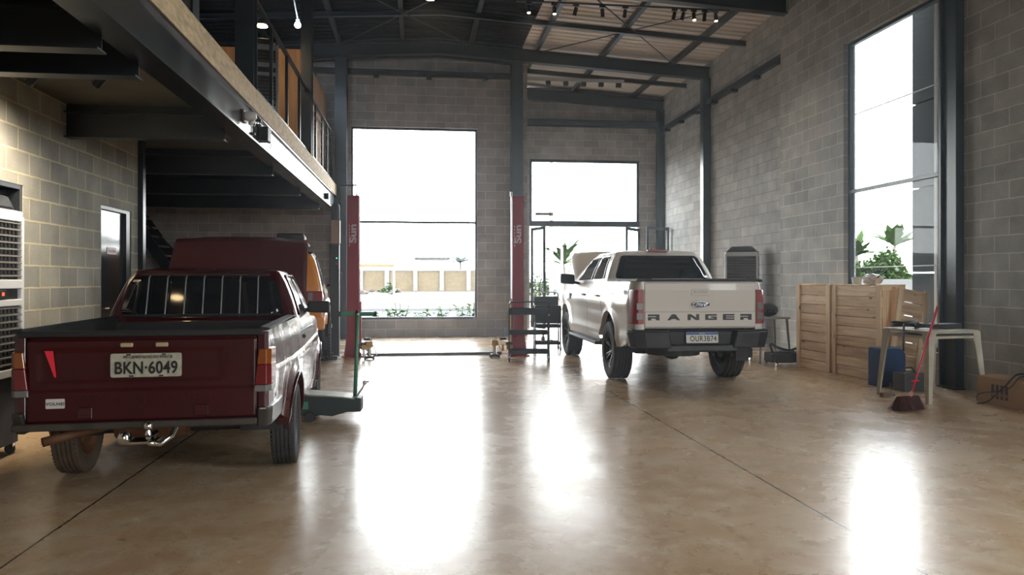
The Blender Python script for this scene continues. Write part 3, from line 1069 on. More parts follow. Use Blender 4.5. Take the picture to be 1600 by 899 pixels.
class Cab:
    """stacked rounded-rectangle rings: (z, half width, y rear, y front) from belt to roof"""
    def __init__(s, rings, rad=.10, crown=.05):
        s.rings, s.rad, s.crown = rings, rad, crown

    def at(s, z):
        ks = s.rings
        if z <= ks[0][0]: return ks[0][1:]
        for a, b in zip(ks, ks[1:]):
            if z <= b[0]:
                t = (z - a[0]) / (b[0] - a[0])
                return tuple(lerp(a[i], b[i], t) for i in (1, 2, 3))
        return ks[-1][1:]

    def ring(s, z, shrink=0, n=5):
        hw, yr, yf = s.at(z)
        hw -= shrink; yr += shrink; yf -= shrink
        r_ = max(.01, s.rad - shrink * .3)
        pts = []
        for cx, cy_, a0 in ((hw - r_, yr + r_, -PI / 2), (hw - r_, yf - r_, 0), (-hw + r_, yf - r_, PI / 2), (-hw + r_, yr + r_, PI)):
            for k in range(n + 1):
                a = a0 + PI / 2 * k / n
                pts.append((cx + r_ * math.cos(a), cy_ + r_ * math.sin(a)))
        return pts

    def shell(s, name, m, parent, nlev=6):
        mb = MB()
        z0, z1 = s.rings[0][0], s.rings[-1][0]
        lv = [(lerp(z0, z1, i / nlev), 0) for i in range(nlev + 1)]
        lv += [(z1 + s.crown * .22, .008), (z1 + s.crown * .45, .03), (z1 + s.crown * .62, .07), (z1 + s.crown * .8, .16), (z1 + s.crown, .30)]
        rings = []
        for z, sh in lv:
            rings.append([mb.bm.verts.new((x, y, z)) for x, y in s.ring(min(z, z1), sh)])
        for A, B in zip(rings, rings[1:]):
            n = len(A)
            for k in range(n): mb.bm.faces.new((A[k], A[(k + 1) % n], B[(k + 1) % n], B[k]))
        mb.bm.faces.new(rings[-1])
        return mb.build(name, m, parent, smooth=40)

    def patch(s, name, m, parent, side, poly, off=.006, rnd=.03, back=.02):
        """glass patch. side 'rear'/'front': poly of (x, z); side 'left'/'right': poly of (y, z)"""
        pts = round_poly(poly, rnd)

        def P(u, z, o_):
            hw, yr, yf = s.at(z)
            if side == 'rear': return (u, yr - o_, z)
            if side == 'front': return (u, yf + o_, z)
            return ((hw + o_) * (1 if side == 'right' else -1), u, z)
        zs0, zs1 = min(p[1] for p in pts), max(p[1] for p in pts)

        def span(z):
            xs = []
            for (u0, w0), (u1, w1) in zip(pts, pts[1:] + pts[:1]):
                if (w0 - z) * (w1 - z) <= 0 and w0 != w1: xs.append(u0 + (u1 - u0) * (z - w0) / (w1 - w0))
            return min(xs), max(xs)
        mb = MB()
        NV, NU = 22, 10
        rows = []
        for j_ in range(NV + 1):
            t = j_ / NV; t = t * t * (3 - 2 * t) * .9 + t * .1
            z = lerp(zs0 + 1e-4, zs1 - 1e-4, t)
            u0, u1 = span(z)
            rows.append([mb.bm.verts.new(P(lerp(u0, u1, i_ / NU), z, off)) for i_ in range(NU + 1)])
        for A, B in zip(rows, rows[1:]):
            for i_ in range(NU): mb.bm.faces.new((A[i_], A[i_ + 1], B[i_ + 1], B[i_]))
        return mb.build(name, m, parent, smooth=30, solid=.006)


def round_poly(poly, r_, n=4):
    out = []
    N = len(poly)
    for i in range(N):
        p = Vector(poly[i]); a = Vector(poly[i - 1]) - p; b = Vector(poly[(i + 1) % N]) - p
        rr = min(r_, a.length * .45, b.length * .45)
        p0, p1 = p + a.normalized() * rr, p + b.normalized() * rr
        for k in range(n + 1):
            t = k / n
            q = p0 * (1 - t) ** 2 + p * 2 * t * (1 - t) + p1 * t * t
            out.append((q.x, q.y))
    return out


def rplate(mb, w_, h, r_=.01, t=.003, y=0):
    pts = round_poly([(-w_ / 2, -h / 2), (w_ / 2, -h / 2), (w_ / 2, h / 2), (-w_ / 2, h / 2)], r_)
    mb.prism(pts, y, y - t, 'y')
    return mb


# ================================================================== WHITE PICKUP (right)
M['white_paint'] = mat('white_paint', (.66, .62, .57), .35, 0, .4, coat=.3)
M['tint_glass'] = mat('tinted_glass', (.006, .007, .009), .05, 0, .4)
M['dark_trim'] = mat('dark_trim', (.010, .010, .011), .6, bump=.1, bscale=300)
M['bumper_grey'] = mat('bumper_grey', (.020, .021, .023), .5)
M['black_alloy'] = mat('black_alloy', (.012, .012, .014), .4, .1)
M['decal_black'] = mat('decal_black', (.012, .012, .012), .5)
M['plate_white'] = mat('plate_white', (.62, .60, .56), .5)
M['plate_blue'] = mat('plate_blue', (.03, .09, .30), .5)
M['oval_blue'] = mat('oval_blue', (.01, .03, .10), .25, coat=.5)

WP = thing('pickup_truck', 'white four-door pickup with black wheels, open hood and tailgate lettering', 'pickup truck', (3.45, 10.08, 0), R(-.9))
wr = .385
S = Side(taper=[(-1.06, .80), (-.85, .865), (-.3, .88), (3.4, .88), (3.85, .83), (4.12, .70)],
         prof=[(.40, -.05), (.50, -.015), (.58, .0), (.70, -.014), (.92, -.010), (1.0, .004), (1.06, -.002), (1.12, -.022), (1.25, -.042), (1.34, -.06)],
         zb=[(-1.06, .62), (-.80, .52), (-.55, .47), (3.7, .47), (4.12, .55)],
         zt=[(-1.06, 1.305), (.46, 1.305), (.50, 1.29), (2.75, 1.24), (3.0, 1.21), (4.12, 1.05)],
         arches=[(0, .44, .47), (3.22, .44, .47)], flare=.03)
for sg, nm in ((-1, ''), (1, '')):
    S.panel('bed_side', -1.06, .46, 'white_paint', WP, sg)
    dr = S.panel('rear_door', .47, 1.45, 'white_paint', WP, sg)
    df = S.panel('front_door', 1.45, 2.62, 'white_paint', WP, sg)
    S.panel('front_fender', 2.62, 4.12, 'white_paint', WP, sg)
    for d_, y in ((dr, .62), (df, 1.60)):
        x = sg * (S.X(y, 1.10) + .02)
        MB().tube([(x - sg * .03, y, 1.09), (x, y + .03, 1.10), (x, y + .20, 1.10), (x - sg * .03, y + .23, 1.09)], .014, 8).build('door_handle', 'white_paint', d_, smooth=True)
cab = Cab([(1.24, .79, .42, 3.02), (1.34, .775, .45, 2.86), (1.50, .715, .52, 2.50), (1.64, .645, .60, 2.15), (1.705, .595, .67, 1.98)], .09, .055)
cab.shell('cab', 'white_paint', WP)
g = cab.patch('rear_window', 'tint_glass', WP, 'rear', [(-.68, 1.345), (.68, 1.345), (.555, 1.675), (-.555, 1.675)], .006, .05)
for sd in ('left', 'right'):
    cab.patch('side_window', 'tint_glass', WP, sd, [(.68, 1.345), (1.40, 1.335), (1.42, 1.672), (.90, 1.672)], .006, .04)
    cab.patch('side_window', 'tint_glass', WP, sd, [(1.47, 1.335), (2.55, 1.315), (2.02, 1.66), (1.49, 1.672)], .006, .04)
cab.patch('windscreen', 'tint_glass', WP, 'front', [(-.70, 1.30), (.70, 1.30), (.52, 1.67), (-.52, 1.67)], .006, .05)
rplate(MB(), .30, .035, .01, .06).build('brake_light', 'red_lamp', WP, loc=(0, .70, 1.745), bevel=.004)
MB().tube([(0, 1.0, 1.75), (0, .97, 1.80)], .006, 6).build('antenna', 'dark_trim', WP)
# rear corner posts, tailgate
for sg in (-1, 1):
    mb = MB()
    x0 = sg * .695; x1 = sg * (S.X(-1.055, 1.0))
    pr = [(x0, -1.085), (lerp(x0, x1, .55), -1.085), (lerp(x0, x1, .9), -1.07), (sg * (S.X(-1.06, 1.) + .003), -1.045), (x0, -1.0)]
    A = []
    lev = [(.64, .0), (.75, .0), (1.0, 0), (1.15, -.01), (1.25, -.03), (1.305, -.055)]
    for z, dx in lev: A.append([mb.bm.verts.new((px_ + sg * (dx if i in (2, 3) else (dx * .5 if i == 1 else 0)), py_, z)) for i, (px_, py_) in enumerate(pr)])
    for a_, b_ in zip(A, A[1:]):
        for k in range(5): mb.bm.faces.new((a_[k], a_[(k + 1) % 5], b_[(k + 1) % 5], b_[k]))
    mb.bm.faces.new(A[0]); mb.bm.faces.new(A[-1])
    mb.build('bed_corner', 'white_paint', WP, smooth=40)
    # tail lamp: red housing wrapping the corner with two clear lenses
    mb = MB()
    lam = [(sg * .705, -1.10), (sg * .775, -1.10), (sg * .815, -1.075), (sg * .832, -1.03), (sg * .845, -.90), (sg * .80, -.90), (sg * .705, -1.04)]
    A = []
    for z, k_ in ((.79, -.012), (.80, 0), (1.0, .002), (1.19, -.012), (1.205, -.022)):
        A.append([mb.bm.verts.new((px_ + (sg * k_ if i > 1 else 0), py_, z)) for i, (px_, py_) in enumerate(lam)])
    for a_, b_ in zip(A, A[1:]):
        for k in range(7): mb.bm.faces.new((a_[k], a_[(k + 1) % 7], b_[(k + 1) % 7], b_[k]))
    mb.bm.faces.new(A[0]); mb.bm.faces.new(A[-1])
    tl = mb.build('tail_lamp', 'red_lamp', WP, smooth=30)
    for zc_ in (.885, 1.005):
        rplate(MB(), .078, .085, .015, .010).build('clear_lens', 'clear_lamp', tl, loc=(sg * .757, -1.094, zc_), rot=(0, 0, sg * .12), bevel=.003)
    MB().b2((sg * .60, -1.02, .80), (sg * .66, .42, 1.33)).build('bed_liner', 'dark_trim', WP)
    MB().prism([(sg * .60, 1.325), (sg * .79, 1.30), (sg * .80, 1.312), (sg * .78, 1.338), (sg * .60, 1.342)], -1.08, .44, 'y').build('bed_rail', 'dark_trim', WP, bevel=.006)
tg = MB()
prof_t = [(.735, -1.075), (.76, -1.095), (.93, -1.097), (.945, -1.088), (1.20, -1.098), (1.28, -1.092), (1.305, -1.075), (1.305, -1.035), (.735, -1.035)]
tg.prism([(y, z) for z, y in prof_t], -.692, .692, 'x')
tgo = tg.build('tailgate', 'white_paint', WP, bevel=.004)
MB().b2((-.70, -1.09, 1.306), (.70, -1.03, 1.335)).build('tailgate_cap', 'dark_trim', WP, bevel=.008)
# handle recess + bar
mb = MB(); rplate(mb, .235, .085, .02, .012); mb.build('handle_frame', 'white_paint', tgo, loc=(0, -1.094, 1.175), bevel=.006)
mb = MB(); rplate(mb, .17, .035, .012, .012); hb = mb.build('tailgate_handle', mat('white_shade', (.50, .48, .44), .35), tgo, loc=(0, -1.106, 1.183), bevel=.004)
# oval badge
mb = MB().lathe([(.0, 0), (.115, 0), (.115, .008), (.104, .013), (.0, .013)], 40, 'y')
mb.xf(Matrix.Diagonal((1, -1, .40, 1)))
ov = mb.build('oval_badge', 'chrome', tgo, loc=(0, -1.094, 1.025), smooth=30)
mb = MB().lathe([(.0, 0), (.098, 0), (.098, .004), (.0, .005)], 40, 'y'); mb.xf(Matrix.Diagonal((1, -1, .37, 1)))
mb.build('badge_field', 'oval_blue', ov, loc=(0, -.0125, 0))
text('badge_text', 'Ford', .058, 'chrome', ov, (0, -.0185, 0), (PI / 2, 0, 0), .0008, 1.25, .95, .0, shear=.35)
# block lettering RANGER built from polygons, each letter its own part
LW, LH = .145, .072


def letter(ch):
    a = .27
    A_ = {
        'R': [[(0, 0), (.28, 0), (.28, .30), (.62, .30), (.72, 0), (1, 0), (.98, .40), (1, .95), (.95, 1), (0, 1), (0, .68), (.70, .68), (.70, .55), (0, .55)]],
        'A': [[(0, 0), (.36, 1), (.64, 1), (1, 0), (.74, 0), (.66, .2), (.34, .2), (.26, 0)]],
        'N': [[(0, 0), (0, 1), (.30, 1), (.74, .42), (.74, 1), (1, 1), (1, 0), (.70, 0), (.26, .58), (.26, 0)]],
        'G': [[(0, .08), (0, .92), (.08, 1), (1, 1), (1, .72), (.27, .72), (.27, .28), (.74, .28), (.74, .38), (.5, .38), (.5, .6), (1, .6), (1, 0), (.08, 0)]],
        'E': [[(0, 0), (0, 1), (1, 1), (1, .74), (.27, .74), (.27, .62), (1, .62), (1, .38), (.27, .38), (.27, .26), (1, .26), (1, 0)]],
    }
    return A_[ch]


for i, ch in enumerate('RANGER'):
    px_ = (1014 + 19 / 2, 1045 + 21 / 2, 1078 + 19 / 2, 1107 + 18 / 2, 1136 + 18 / 2, 1164 + 19 / 2)[i]
    x = (px_ - 1099) / 1200 * 9.27
    mb = MB()
    for poly in letter(ch):
        w2_ = LW * (1.12 if ch == 'A' else 1)
        mb.prism([((u - .5) * w2_, (v - .5) * LH) for u, v in poly], 0, -.004, 'y')
    mb.build('letter', 'decal_black', tgo, loc=(x, -1.0965, .872))
# bumper
for sg in (-1, 1):
    mb = MB()
    prof_b = [(sg * .875, -.90), (sg * .89, -1.02), (sg * .85, -1.13), (sg * .72, -1.19), (sg * .50, -1.21), (sg * .43, -1.21), (sg * .40, -1.10), (sg * .40, -1.0), (sg * .80, -.90)]
    mb.prism(prof_b, .50, .70, 'z')
    for v in mb.bm.verts:
        if v.co.z < .6:
            v.co.x *= .955; v.co.y += .02
            if abs(v.co.x) < .5: v.co.x *= .93
    bo = mb.build('bumper', 'bumper_grey', WP, bevel=.014)
    MB().prism([(sg * .88, -.95), (sg * .85, -1.11), (sg * .50, -1.195), (sg * .42, -1.19), (sg * .42, -1.02), (sg * .80, -.93)], .70, .722, 'z').build('bumper_step', 'dark_trim', bo, bevel=.005)
MB().b2((-.44, -1.17, .46), (.44, -1.0, .535)).build('bumper_center', 'bumper_grey', WP, bevel=.012)
MB().b2((-.44, -1.10, .535), (.44, -1.03, .70)).build('plate_recess', 'dark_trim', WP, bevel=.008)
mb = MB(); rplate(mb, .40, .13, .012, .004); pl = mb.build('license_plate', 'plate_white', WP, loc=(.0, -1.155, .628), rot=(-.10, 0, 0))
mb = MB(); rplate(mb, .396, .030, .008, .001); mb.build('plate_band', 'plate_blue', pl, loc=(0, -.0042, .048))
text('plate_text', 'OUR3B74', .092, 'decal_black', pl, (.012, -.0048, -.016), (PI / 2, 0, 0), .0006, .82, 1.08, .0015)
text('plate_country', 'BRASIL', .022, 'plate_white', pl, (0, -.0056, .048), (PI / 2, 0, 0), .0003)
# 4x4 decals
for sg in (-1, 1):
    x = sg * (S.X(-.72, 1.17) + .004)
    text('decal_text', '4x4', .10, mat('decal_grey4', (.20, .17, .17), .5) if sg == -1 else bpy.data.materials['decal_grey4'], WP, (x, -.74, 1.17), (R(88), 0, sg * PI / 2), .001, 1.2, 1, .003)
# underbody, frame, axle, exhaust, side steps, spare wheel
MB().b2((-.60, -.98, .62), (.60, 3.9, .80)).build('bed_floor', 'dark_interior', WP)
MB().b2((-.72, .46, .50), (.72, 2.9, 1.26)).build('cabin_tub', 'dark_interior', WP)
MB().b2((-.60, 2.9, .5), (.60, 4.0, .92)).build('engine_bay', 'dark_interior', WP)
MB().b2((-.62, .39, .8), (.62, .44, 1.32)).build('bed_front_wall', 'dark_trim', WP)
for sg in (-1, 1): MB().b2((sg * .40, -1.0, .52), (sg * .48, 3.9, .64)).build('chassis_rail', 'dark_trim', WP)
MB().tube([(-.72, 0, .385), (.72, 0, .385)], .045, 12).ball((0, 0, .385), .14, 2).build('rear_axle', 'dark_trim', WP, smooth=40)
MB().tube([(-.72, 3.22, .385), (.72, 3.22, .385)], .04, 12).build('front_axle', 'dark_trim', WP, smooth=40)
MB().lathe([(.0, -.09), (.24, -.09), (.33, -.11), (.345, 0), (.33, .11), (.24, .09), (.0, .09)], 40, 'z', (-.22, -.70, .50)).build('spare_wheel', 'rubber', WP, smooth=40)
MB().b2((-.62, -.35, .36), (-.12, .9, .58)).build('fuel_tank', 'dark_interior', WP, bevel=.03)
MB().b2((.25, -.30, .42), (.62, .5, .58)).build('muffler', 'dark_interior', WP, bevel=.03)
MB().tube([(.46, 1.0, .42), (.46, -.6, .42), (.42, -1.02, .40)], .035, 12).build('exhaust', 'dark_trim', WP, smooth=True)
MB().tube([(.12, -1.0, .47), (.12, -1.16, .43)], .022, 10).ball((.12, -1.18, .425), .026, 2).build('tow_hook', 'dark_trim', WP, smooth=True)
for sg in (-1, 1):
    mb = MB(); mb.prism([(sg * .80, .40), (sg * .93, .405), (sg * .945, .425), (sg * .93, .455), (sg * .80, .47)], .58, 2.62, 'y')
    mb.b2((sg * .70, .9, .42), (sg * .82, .98, .47)); mb.b2((sg * .70, 2.2, .42), (sg * .82, 2.28, .47))
    mb.build('side_step', 'dark_trim', WP, bevel=.01)
    if sg > 0: MB().b2((.68, -.52, .27), (.86, -.505, .50)).build('mud_flap', 'dark_trim', WP, bevel=.006)
    for yc in (0, 3.22):
        MB().grid(lambda u, v: (sg * lerp(.50, .80, u), yc + math.cos(PI * v) * .465, .44 + math.sin(PI * v) * .46), 2, 16).build('wheel_well', 'dark_interior', WP, solid=.01)
    for yy in (0, 3.22):
        wheel(WP, sg * .765, yy, wr + .002, wr, .255, .235, sg, 'black_alloy', 6, 'alloy', 'tyre_tread')
    # mirror
    mx = sg * 1.00
    mb = MB().prism(round_poly([(-.11, -.075), (.12, -.09), (.12, .07), (-.11, .09)], .035), -.05, .05, 'y')
    mi = mb.build('mirror', 'dark_trim', WP, loc=(mx, 2.42, 1.34), bevel=.02)
    MB().tube([(-sg * .06, .02, -.04), (-sg * .24, .05, -.08)], .022, 8).build('mirror_arm', 'dark_trim', mi, smooth=True)
    # fender vent
    MB().b2((sg * (S.X(2.85, 1.05) - .005), 2.74, 1.0), (sg * (S.X(2.85, 1.05) + .012), 2.86, 1.10)).build('fender_vent', 'dark_trim', WP, bevel=.004)
    MB().b2((sg * .44, 4.06, .86), (sg * .74, 4.14, 1.03)).build('headlamp', 'clear_lamp', WP, bevel=.02)
# front: grille, bumper
MB().b2((-.44, 4.05, .72), (.44, 4.16, 1.03)).build('grille', 'dark_trim', WP, bevel=.015)
MB().prism([(-.76, 3.95), (-.70, 4.14), (-.4, 4.22), (.4, 4.22), (.70, 4.14), (.76, 3.95)], .46, .73, 'z').build('front_bumper', 'white_paint', WP, bevel=.03)
MB().b2((-.70, 3.98, .70), (.70, 4.07, 1.04)).build('front_panel', 'white_paint', WP)
# raised hood hinged at the windscreen
mb = MB()
mb.grid(lambda u, v: (lerp(-.74, .74, u) * (1 - .10 * v - .10 * max(0, v - .8) / .2), 0 + v * 1.16, .035 * (1 - (2 * u - 1) ** 2) - .05 * max(0, v - .85)), 10, 10)
hd = mb.build('hood', 'white_paint', WP, smooth=True, solid=.02, loc=(0, 2.98, 1.235), rot=(R(31), 0, 0))
MB().tube([(-.55, 3.9, 1.02), (-.50, 3.80, 1.70)], .006, 6).build('hood_prop', 'steel', WP)

# ================================================================== DARK RED PICKUP (left)
M['red_paint'] = mat('red_paint', (.042, .003, .006), .22, 0, .5, coat=.6, rn=.06, nscale=4)
M['red_paint_rear'] = mat('red_paint_rear', (.044, .003, .0045), .36, 0, .35, coat=.12, noise=.25, nscale=2)
M['red_paint_dull'] = mat('red_paint_dull', (.075, .013, .015), .5, 0, .4, coat=.1, noise=.25, nscale=1.5)
M['steel_rim'] = mat('steel_rim', (.10, .10, .105), .4, .7)
M['rusty_rim'] = mat('rusty_rim', (.17, .075, .032), .75, noise=.5, nscale=15)
M['rust'] = mat('rust', (.15, .07, .035), .7, .3, noise=.4, nscale=20)
RP = thing('pickup_truck', 'dark red two-door small pickup with number plate on tailgate and hood raised', 'pickup truck', (-1.625, 5.69, 0), R(3.7))
RP.scale = (.95, 1, 1)
wr2 = .292
FA = 2.62
S2 = Side(taper=[(-1.0, .715), (-.75, .735), (-.38, .76), (0, .785), (.6, .80), (2.3, .80), (3.0, .77), (3.45, .70)],
          prof=[(.26, -.04), (.40, -.01), (.60, .0), (.76, .008), (.79, 0), (.90, -.012), (1.03, -.035)],
          zb=[(-1.0, .53), (-.5, .44), (-.35, .38), (-.34, .30), (.35, .24), (FA - .4, .24), (3.0, .30), (3.45, .40)],
          zt=[(-1.0, 1.035), (.70, 1.035), (.74, 1.0), (2.1, .975), (3.45, .86)],
          arches=[(0, .31, .345), (FA, .31, .345)], flare=.038)
for sg in (-1, 1):
    S2.panel('bed_side', -1.0, .70, 'red_paint', RP, sg)
    dr = S2.panel('door', .70, 2.02, 'red_paint', RP, sg)
    S2.panel('front_fender', 2.02, 3.45, 'red_paint', RP, sg)
    x = sg * (S2.X(.85, .86) + .006)
    MB().b2((x - .012, .80, .845), (x + .012, .96, .875)).build('door_handle', 'dark_trim', dr, bevel=.006)
    # bright rub strip along the waist
    mb = MB()
    ys = [-.95 + i * .1 for i in range(43)]
    for a_, b_ in zip(ys, ys[1:]):
        for (z0, z1) in ((.765, .785),):
            mb.face([(sg * (S2.X(a_, z0) + .006), a_, z0), (sg * (S2.X(b_, z0) + .006), b_, z0), (sg * (S2.X(b_, z1) + .006), b_, z1), (sg * (S2.X(a_, z1) + .006), a_, z1)])
    mb.build('side_moulding', 'red_paint', RP, solid=.008, weld=True)
    # arch trim
    for yc in (0, FA):
        mb = MB()
        mb.tube([(sg * (S2.X(yc + math.cos(a) * .35, .31 + math.sin(a) * .35) + .004), yc + math.cos(a) * .35, .31 + math.sin(a) * .35) for a in [PI * k / 24 for k in range(25)]], .010, 6)
        mb.build('arch_trim', 'red_paint', RP, smooth=True)
cab2 = Cab([(.95, .765, .62, 2.12), (1.05, .745, .65, 2.02), (1.20, .69, .69, 1.80), (1.33, .63, .7247, 1.58), (1.385, .595, .77, 1.48)], .07, .045)
cab2.shell('cab', 'red_paint', RP)
rw = cab2.patch('rear_window', 'tint_glass', RP, 'rear', [(-.655, 1.05), (.655, 1.05), (.565, 1.352), (-.565, 1.352)], .006, .07)
for i in range(7):
    x = (i - 3) * .145
    mb = MB().tube([(x, .58, 1.04), (x, .59, 1.07), (x * .99, .675, 1.345), (x * .99, .73, 1.365)], .0055, 8)
    mb.build('guard_bar', mat('guard_bar', (.30, .30, .30), .4, .5) if i == 0 else bpy.data.materials['guard_bar'], RP, smooth=True)
MB().tube([(-.62, .585, 1.05), (.62, .585, 1.05)], .012, 8).build('guard_rail', 'dark_trim', RP)
MB().tube([(-.52, .712, 1.367), (.52, .712, 1.367)], .008, 8).build('guard_rail', 'dark_trim', RP)
for sd in ('left', 'right'):
    cab2.patch('side_window', 'tint_glass', RP, sd, [(.84, 1.055), (1.98, 1.045), (1.60, 1.345), (1.00, 1.345)], .006, .05)
    sg = 1 if sd == 'right' else -1
    pts = [(.81, 1.04), (.98, 1.362), (1.62, 1.362), (2.0, 1.035)]
    MB().tube([(sg * (cab2.at(z)[0] + .008), y, z) for y, z in pts], .010, 6).build('window_trim', 'red_paint', RP)
    MB().tube([(sg * (cab2.at(z)[0] + .010), y, z) for y, z in ((1.40, 1.05), (1.36, 1.36))], .010, 6).build('window_divider', 'dark_trim', RP)
cab2.patch('windscreen', 'tint_glass', RP, 'front', [(-.66, 1.02), (.66, 1.02), (.50, 1.36), (-.50, 1.36)], .006, .05)
# tailgate with pressed panel
mb = MB()
NX, NZ = 64, 40


def tgf(u, v):
    x = lerp(-.655, .655, u); z = lerp(.515, 1.0, v)
    y = -1.012

    def box_(x0, x1, z0, z1, e=.012):
        f = lambda a, lo, hi: max(0, min(1, (a - lo) / e)) * max(0, min(1, (hi - a) / e))
        return f(x, x0, x1) * f(z, z0, z1)
    y += .008 * box_(-.60, .46, .735, .935, .02)
    y -= .010 * box_(-.7, .7, .5, .705, .02)
    y += .012 * (v > .97)
    return (x, y, z)


mb.grid(tgf, NX, NZ)
tg2 = mb.build('tailgate', 'red_paint_rear', RP, smooth=30, solid=.03)
text('tailgate_letters', 'VOLKSWAGEN', .078, 'red_paint_rear', tg2, (0, -1.0235, .635), (PI / 2, 0, 0), .0012, 1.35, 1.12, .001)
MB().b2((-.695, -1.03, 1.0), (.695, -.985, 1.036)).build('tailgate_cap', 'dark_trim', RP, bevel=.008)
for sg in (-1, 1):
    MB().prism([(sg * .675, 1.02), (sg * .730, 1.03), (sg * .738, 1.042), (sg * .675, 1.052)], -1.02, .66, 'y').build('bed_rail', 'dark_trim', RP, bevel=.005)
    MB().b2((sg * .66, -.98, .52), (sg * .68, .64, 1.03)).build('bed_inner_side', 'dark_trim', RP)
    # rear corner post in red
    mb = MB()
    ring = [(sg * .66, -1.013), (sg * .70, -1.013), (sg * .727, -.998), (sg * .66, -.96)]
    mb.prism(ring, .50, 1.02, 'z')
    mb.build('bed_corner', 'red_paint', RP, bevel=.006)
    # tail lamp: amber top, red middle, clear strip, slanting inner edge
    def lampseg(z0, z1, m, nm, par):
        def xin(z): return lerp(.672, .635, (.935 - z) / .30)
        mb = MB()
        xi0, xi1 = xin(z0), xin(z1)
        P0 = [(sg * xi0, -1.03), (sg * .715, -1.03), (sg * .742, -1.0), (sg * .752, -.86), (sg * .72, -.86), (sg * xi0, -.99)]
        P1 = [(sg * xi1, -1.03), (sg * .715, -1.03), (sg * .742, -1.0), (sg * .752, -.86), (sg * .72, -.86), (sg * xi1, -.99)]
        A = [mb.bm.verts.new((a_, b_, z0)) for a_, b_ in P0]; B = [mb.bm.verts.new((a_, b_, z1)) for a_, b_ in P1]
        mb.bm.faces.new(A); mb.bm.faces.new(B[::-1])
        for k in range(6): mb.bm.faces.new((A[k], A[(k + 1) % 6], B[(k + 1) % 6], B[k]))
        return mb.build(nm, m, par, bevel=.004)
    tl = lampseg(.705, .825, mat('lamp_dark_red', (.13, .006, .01), .15, coat=.6) if sg == -1 else bpy.data.materials['lamp_dark_red'], 'tail_lamp', RP)
    lampseg(.827, .918, 'amber_lamp', 'indicator_lens', tl)
    lampseg(.665, .703, 'clear_lamp', 'reversing_lens', tl)
    # plate lamp
    MB().b2((sg * .10 - .035, -1.03, .940), (sg * .10 + .035, -1.0, .965)).build('plate_lamp', mat('plate_lamp', (.42, .33, .20), .4) if sg == -1 else bpy.data.materials['plate_lamp'], RP, bevel=.006)
    # bumper corner
    mb = MB()
    mb.prism([(sg * .665, -1.055), (sg * .725, -1.045), (sg * .748, -.98), (sg * .762, -.80), (sg * .765, -.56), (sg * .735, -.56), (sg * .72, -.80), (sg * .665, -.98)], .455, .575, 'z')
    for v in mb.bm.verts:
        if v.co.z < .5: v.co.y += .03; v.co.x *= .985
    mb.build('bumper_corner', mat('bumper_alu', (.06, .055, .05), .3, .5) if sg == -1 else bpy.data.materials['bumper_alu'], RP, bevel=.012)
    # small square sockets
    MB().b2((sg * .33 - .04, -1.03, .535), (sg * .33 + .04, -1.0, .60)).build('step_socket', 'red_paint', RP, bevel=.004)
mb = MB(); mb.prism([(-.72, -1.06), (.66, -1.06), (.66, -.96), (-.74, -.96)], .475, .515, 'z')
mb.build('rear_bumper', mat('bumper_dirty', (.055, .042, .032), .6, noise=.5, nscale=9), RP, bevel=.008)
# number plate
mb = MB(); rplate(mb, .405, .137, .014, .004); pl = mb.build('license_plate', mat('plate_old', (.46, .45, .36), .55, noise=.35, nscale=25), RP, loc=(.012, -1.020, .835))
text('plate_text', 'BKN·6049', .098, 'decal_black', pl, (0, -.006, -.018), (PI / 2, 0, 0), .001, .84, 1.04, .002)
text('plate_city', 'MT·CAMPO NOVO DO PARECIS', .0245, 'decal_black', pl, (.01, -.006, .047), (PI / 2, 0, 0), .001, .80, 1, 0)
mb = MB()
for x, z in ((-.10, .062), (.10, .062), (-.085, -.062), (.085, -.062)): mb.b2((x - .012, -.006, z - .004), (x + .012, -.003, z + .004))
mb.build('plate_bolts', 'dark_trim', pl)
# sticker and reflector
mb = MB(); rplate(mb, .105, .055, .006, .001); s_ = mb.build('sticker', mat('sticker', (.55, .53, .50), .5), RP, loc=(-.495, -1.0232, .625))
text('sticker_text', 'VOLNEI', .024, 'decal_black', s_, (0, -.0013, -.002), (PI / 2, 0, 0), .0003, 1.15, 1.1, .0006)
mb = MB(); mb.prism([(-.555, .925), (-.510, .925), (-.492, .775), (-.502, .775)], -1.0135, -1.020, 'y'); mb.build('reflector', 'red_lens_bright', RP)
mb = MB(); mb.prism([(-.65, .60), (-.635, .60), (-.60, .525), (-.615, .525)], -1.0125, -1.018, 'y'); mb.build('reflector', 'red_lens_bright', RP)
# underbody
MB().b2((-.60, -.96, .50), (.60, .66, .62)).build('bed_floor', 'dark_interior', RP)
MB().b2((-.66, .60, .5), (.66, .66, 1.0)).build('bed_front_wall', 'dark_trim', RP)
MB().b2((-.70, .66, .28), (.70, 2.2, .99)).build('cabin_tub', 'dark_interior', RP)
MB().b2((-.50, 2.2, .30), (.50, 3.38, .66)).build('engine_bay', 'dark_interior', RP)
MB().tube([(-.62, 0, .292), (.62, 0, .292)], .035, 12).build('rear_axle', 'dark_trim', RP, smooth=40)
MB().tube([(-.62, FA, .292), (.62, FA, .292)], .03, 12).build('front_axle', 'dark_trim', RP, smooth=40)
MB().b2((-.5, 3.36, .40), (.5, 3.44, .84)).build('grille', 'dark_trim', RP)
MB().b2((-.72, 3.40, .36), (.72, 3.52, .52)).build('front_bumper', 'dark_trim', RP, bevel=.02)
mb = MB().tube([(-.05, .9, .38), (-.12, -.2, .40), (-.22, -.75, .455), (-.44, -.98, .435), (-.55, -1.06, .415)], [.020, .020, .022, .026, .027], 12, caps=False)
mb.build('exhaust', 'rust', RP, smooth=True, solid=.004)
MB().tube([(-.30, -.55, .40), (.15, -.55, .40)], .07, 14).build('muffler', 'rust', RP, smooth=40)
